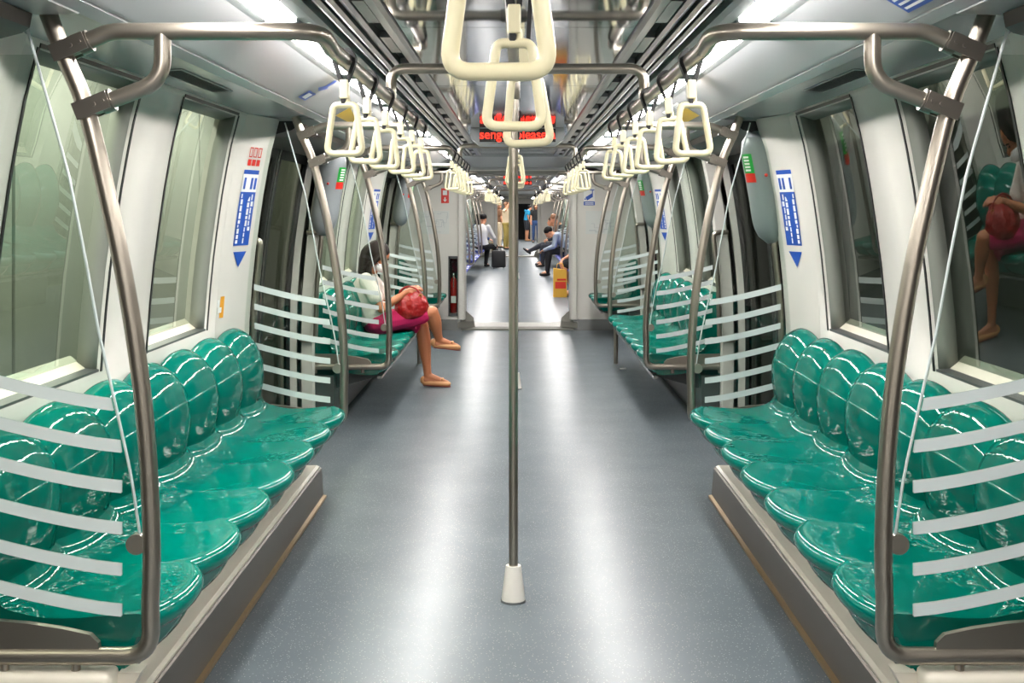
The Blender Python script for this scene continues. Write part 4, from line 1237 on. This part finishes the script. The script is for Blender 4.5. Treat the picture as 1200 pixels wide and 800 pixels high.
    for e in (-1, 1):
        bm = bmesh.new(); ball(bm, P(.076, e * .03, .005), (.008, .012, .006), 2, R); obj('eye', bm, M['eye'], root, smooth=True)
        bm = bmesh.new(); sweep(bm, [P(.083, e * .014, .024), P(.082, e * .032, .029), P(.07, e * .05, .022)], .004, 6); obj('eyebrow', bm, M['hair'], root, smooth=True)
    bm = bmesh.new(); ball(bm, P(.050, 0, -.062), (.058, .060, .044), 3, R)
    mk = obj('face_mask', bm, M['white'], root, smooth=True)
    bm = bmesh.new()
    for e in (-1, 1):
        sweep(bm, [P(.05, e * .058, -.05), P(.0, e * .074, -.02), P(-.02, e * .076, .0)], .003, 6)
    obj('ear_loop', bm, M['white'], mk)
    return root
woman()
# her handbag
def handbag():
    root = thing('handbag', "soft red leather handbag resting on the seated woman's lap", 'handbag', (-.835, 9.66, .662))
    bm = bmesh.new()
    pts = [(0, 0, -.11), (0, 0, -.095), (0, 0, -.05), (0, 0, .0), (0, 0, .05), (0, 0, .085), (0, 0, .10)]
    sweep(bm, pts, [(.075, .06), (.11, .085), (.135, .10), (.132, .095), (.11, .075), (.098, .05), (.085, .03)], 26, ref=(1, 0, 0))
    rnd = random.Random(5)
    for k in range(9):
        a = 2 * PI * k / 9; x, y = math.cos(a), math.sin(a)
        sweep(bm, [(x * .075, y * .035, .095), (x * .115, y * .075, .04), (x * .128, y * .09, -.03), (x * .10, y * .075, -.09)], [.006, .012, .013, .006], 8)
    b = remesh(bm, .006, 'pouch', M['bag'], root, 3)
    bm = bmesh.new()
    h = smoothpath([(-.075, -.03, .07), (-.06, -.035, .125), (.0, -.03, .15), (.065, -.03, .12), (.09, -.03, .06)], 5); sweep(bm, h, (.009, .006), 10)
    obj('handle', bm, M['bag'], root, smooth=True)
    bm = bmesh.new()
    h = smoothpath([(-.075, .03, .07), (-.06, .035, .12), (.0, .03, .14), (.065, .03, .115), (.09, .03, .06)], 5); sweep(bm, h, (.009, .006), 10)
    obj('handle', bm, M['bag'], root, smooth=True)
    for x in (-.077, .09):
        bm = bmesh.new(); pts = [(x + .011 * math.cos(t), -.047, .062 + .011 * math.sin(t)) for t in [2 * PI * k / 12 for k in range(12)]]; sweep(bm, pts, .003, 6, closed=True)
        obj('ring', bm, M['brass'], root, smooth=True)
    root.rotation_euler = (0, math.radians(-10), 0)
handbag()

def jj(base, **k): d = dict(base); d.update(k); return d
# next carriage, woman's side: seated man looking down the carriage, suitcase in front of his knees
person('person', 'seated man with black hair, white shirt and black trousers beside a black suitcase', (-.86, 30.45, 0), 1.05,
       jj(SIT, face=(.8, -.1, -.2), wrR=(.36, -.14, .52), elR=(.12, -.26, .74), wrL=(.38, .12, .56), anL=(.36, .13, .09), toeL=(.52, .15, .035)), M['clwhite'], M['clblack'], M['clblack'], M['blackhair'], M['skin2'])
root = thing('suitcase', 'black upright suitcase on the floor beside the seated man in white', 'suitcase', (-.46, 30.05, 0))
bm = bmesh.new(); box(bm, -.17, .17, -.12, .12, .03, .44, bevel=.03, seg=3); obj('shell', bm, M['suitcase'], root, smooth=True, angle=40)
bm = bmesh.new(); sweep(bm, fillet([(-.06, 0, .43), (-.06, 0, .48), (.06, 0, .48), (.06, 0, .43)], [0, .02, .02, 0], 4), .008, 8); obj('handle', bm, M['dgrey'], root, smooth=True)
for x in (-.12, .12):
    bm = bmesh.new(); cyl(bm, (x, -.05, .018), (x, .05, .018), .018, 12); obj('wheel', bm, M['dgrey'], root, smooth=True, angle=40)
person('person', 'seated person in khaki trousers beyond the man with the suitcase', (-1.02, 31.6, 0), 0, jj(SIT), M['cljean'], M['clkhaki'], M['clblack'], M['blackhair'], M['skin2'], hair_len=.1)
# opposite side
person('person', 'man in grey shirt and black trousers bent forward over his knees', (1.08, 26.5, 0), PI,
       jj(SIT, waist=(.04, 0, .66), chest=(.16, 0, .80), neck=(.30, 0, .90), head=(.41, 0, .93), shL=(.25, .175, .87), shR=(.25, -.175, .87), elL=(.30, .22, .64), elR=(.30, -.22, .64), wrL=(.50, .09, .56), wrR=(.50, -.09, .56),
          face=(.7, .1, -.75), up=(.75, 0, .7), knL=(.40, .10, .54), knR=(.42, -.10, .54)), M['clgrey'], M['clblack'], M['clblack'], M['blackhair'], M['skin2'])
person('person', 'brown-haired man in dark jacket with one leg stretched across the aisle', (1.06, 30.7, 0), PI,
       jj(SIT, head=(.16, 0, 1.20), face=(.85, .1, -.3), knR=(.44, .0, .56), anR=(.78, .02, .40), toeR=(.90, .02, .46)), M['cldk'], M['cldk'], M['clblack'], M['brownhair'], M['skin2'])
person('person', 'seated passenger in dark clothes beyond the man with stretched leg', (1.06, 31.6, 0), PI, jj(SIT, head=(.2, 0, 1.12), chest=(.02, 0, .9), neck=(.1, 0, 1.02)), M['clbrown'], M['cljean'], M['clblack'], M['blackhair'], M['skin2'])
person('person', 'seated passenger in black, bare leg beside the yellow bag', (1.12, 20.35, 0), PI, jj(SIT, wrL=(.30, .1, .64), wrR=(.30, -.1, .64), knL=(.38, .1, .53), knR=(.38, -.1, .53), anL=(.20, .1, .09), anR=(.20, -.1, .09), toeL=(.34, .1, .035), toeR=(.34, -.1, .035), head=(.12, 0, 1.1), chest=(0, 0, .86), neck=(.06, 0, 1.0)), M['clblack'], M['clblack'], M['shoe'], M['blackhair'], M['skin2'], legs='short', sleeves='short')
root = thing('shopping_bag', 'yellow paper shopping bag with red print standing on the floor', 'shopping bag', (.69, 20.1, 0))
bm = bmesh.new()
prism(bm, [(-.11, 0), (.11, 0), (.105, .44), (-.105, .47)], 'y', -.08, .08); obj('paper', bm, M['paperbag'], root)
bm = bmesh.new(); box(bm, -.08, .095, -.084, -.080, .14, .25); box(bm, -.05, .095, -.084, -.080, .27, .30); obj('print', bm, M['bagred'], root)
bm = bmesh.new(); sweep(bm, smoothpath([(-.06, -.07, .44), (-.04, -.07, .54), (.04, -.07, .54), (.06, -.07, .44)], 4), .005, 8); obj('handle', bm, M['paperbag'], root)
# standing passengers, far along
person('person', 'standing man in teal shirt and dark shorts leaning at the far end', (.42, 57.5, 0), .3, jj(STAND, head=(.16, 0, 1.53), neck=(.10, 0, 1.42), chest=(.05, 0, 1.26), wrL=(.34, .1, 1.30), elL=(.16, .2, 1.18)), M['clteal'], M['cldk'], M['shoe'], M['blackhair'], M['skin2'], sleeves='short', legs='short', voxel=.018)
person('person', 'standing woman with long dark hair in black top and jeans', (.80, 54.0, 0), -PI / 2, jj(STAND), M['clblack'], M['cljean'], M['clblack'], M['blackhair'], M['skin2'], sleeves='short', hair_len=.2, voxel=.018)
person('person', 'standing person in pink top beside the woman in black', (1.02, 55.2, 0), PI, jj(STAND), M['clpink'], M['clblack'], M['clblack'], M['blackhair'], M['skin2'], sleeves='short', hair_len=.15, voxel=.018)
person('person', 'standing man in beige shirt holding the rail behind the seated man', (-.42, 44.5, 0), -.4, jj(STAND, elR=(.12, -.26, 1.42), wrR=(.2, -.2, 1.68), hdR=(0, 0, 1)), M['clbeige'], M['clkhaki'], M['clblack'], M['brownhair'], M['skin2'], sleeves='short', voxel=.018)
person('person', 'standing woman in brown dress near the man in beige', (-.72, 46.5, 0), .5, jj(STAND, face=(.8, -.4, 0)), M['clbrown'], M['clbeige'], M['clblack'], M['brownhair'], M['skin2'], sleeves='short', hair_len=.1, voxel=.018)

# ------------------------------------------------------------------ camera, world, view
w = bpy.data.worlds.new('World'); SC.world = w; w.use_nodes = True
w.node_tree.nodes['Background'].inputs[0].default_value = (.55, .6, .55, 1); w.node_tree.nodes['Background'].inputs[1].default_value = .06
cam = bpy.data.cameras.new('Camera'); co = bpy.data.objects.new('Camera', cam); C.objects.link(co)
co.location = (.0, 0, 1.40); co.rotation_euler = (PI / 2, 0, 0)
cam.sensor_width = 36; cam.sensor_fit = 'HORIZONTAL'; cam.lens = 1446 / 1200 * 36
cam.shift_x = -6.5 / 1200; cam.shift_y = -153 / 1200; cam.clip_start = .05; cam.clip_end = 200
SC.camera = co
vs = SC.view_settings
vs.view_transform = 'Standard'; vs.look = 'None'; vs.gamma = 1; vs.exposure = 1.1; vs.use_curve_mapping = False
SC.cycles.max_bounces = 10; SC.cycles.diffuse_bounces = 5; SC.cycles.glossy_bounces = 5; SC.cycles.transparent_max_bounces = 24
SC.cycles.caustics_reflective = False; SC.cycles.caustics_refractive = False
SC.cycles.sample_clamp_indirect = 6
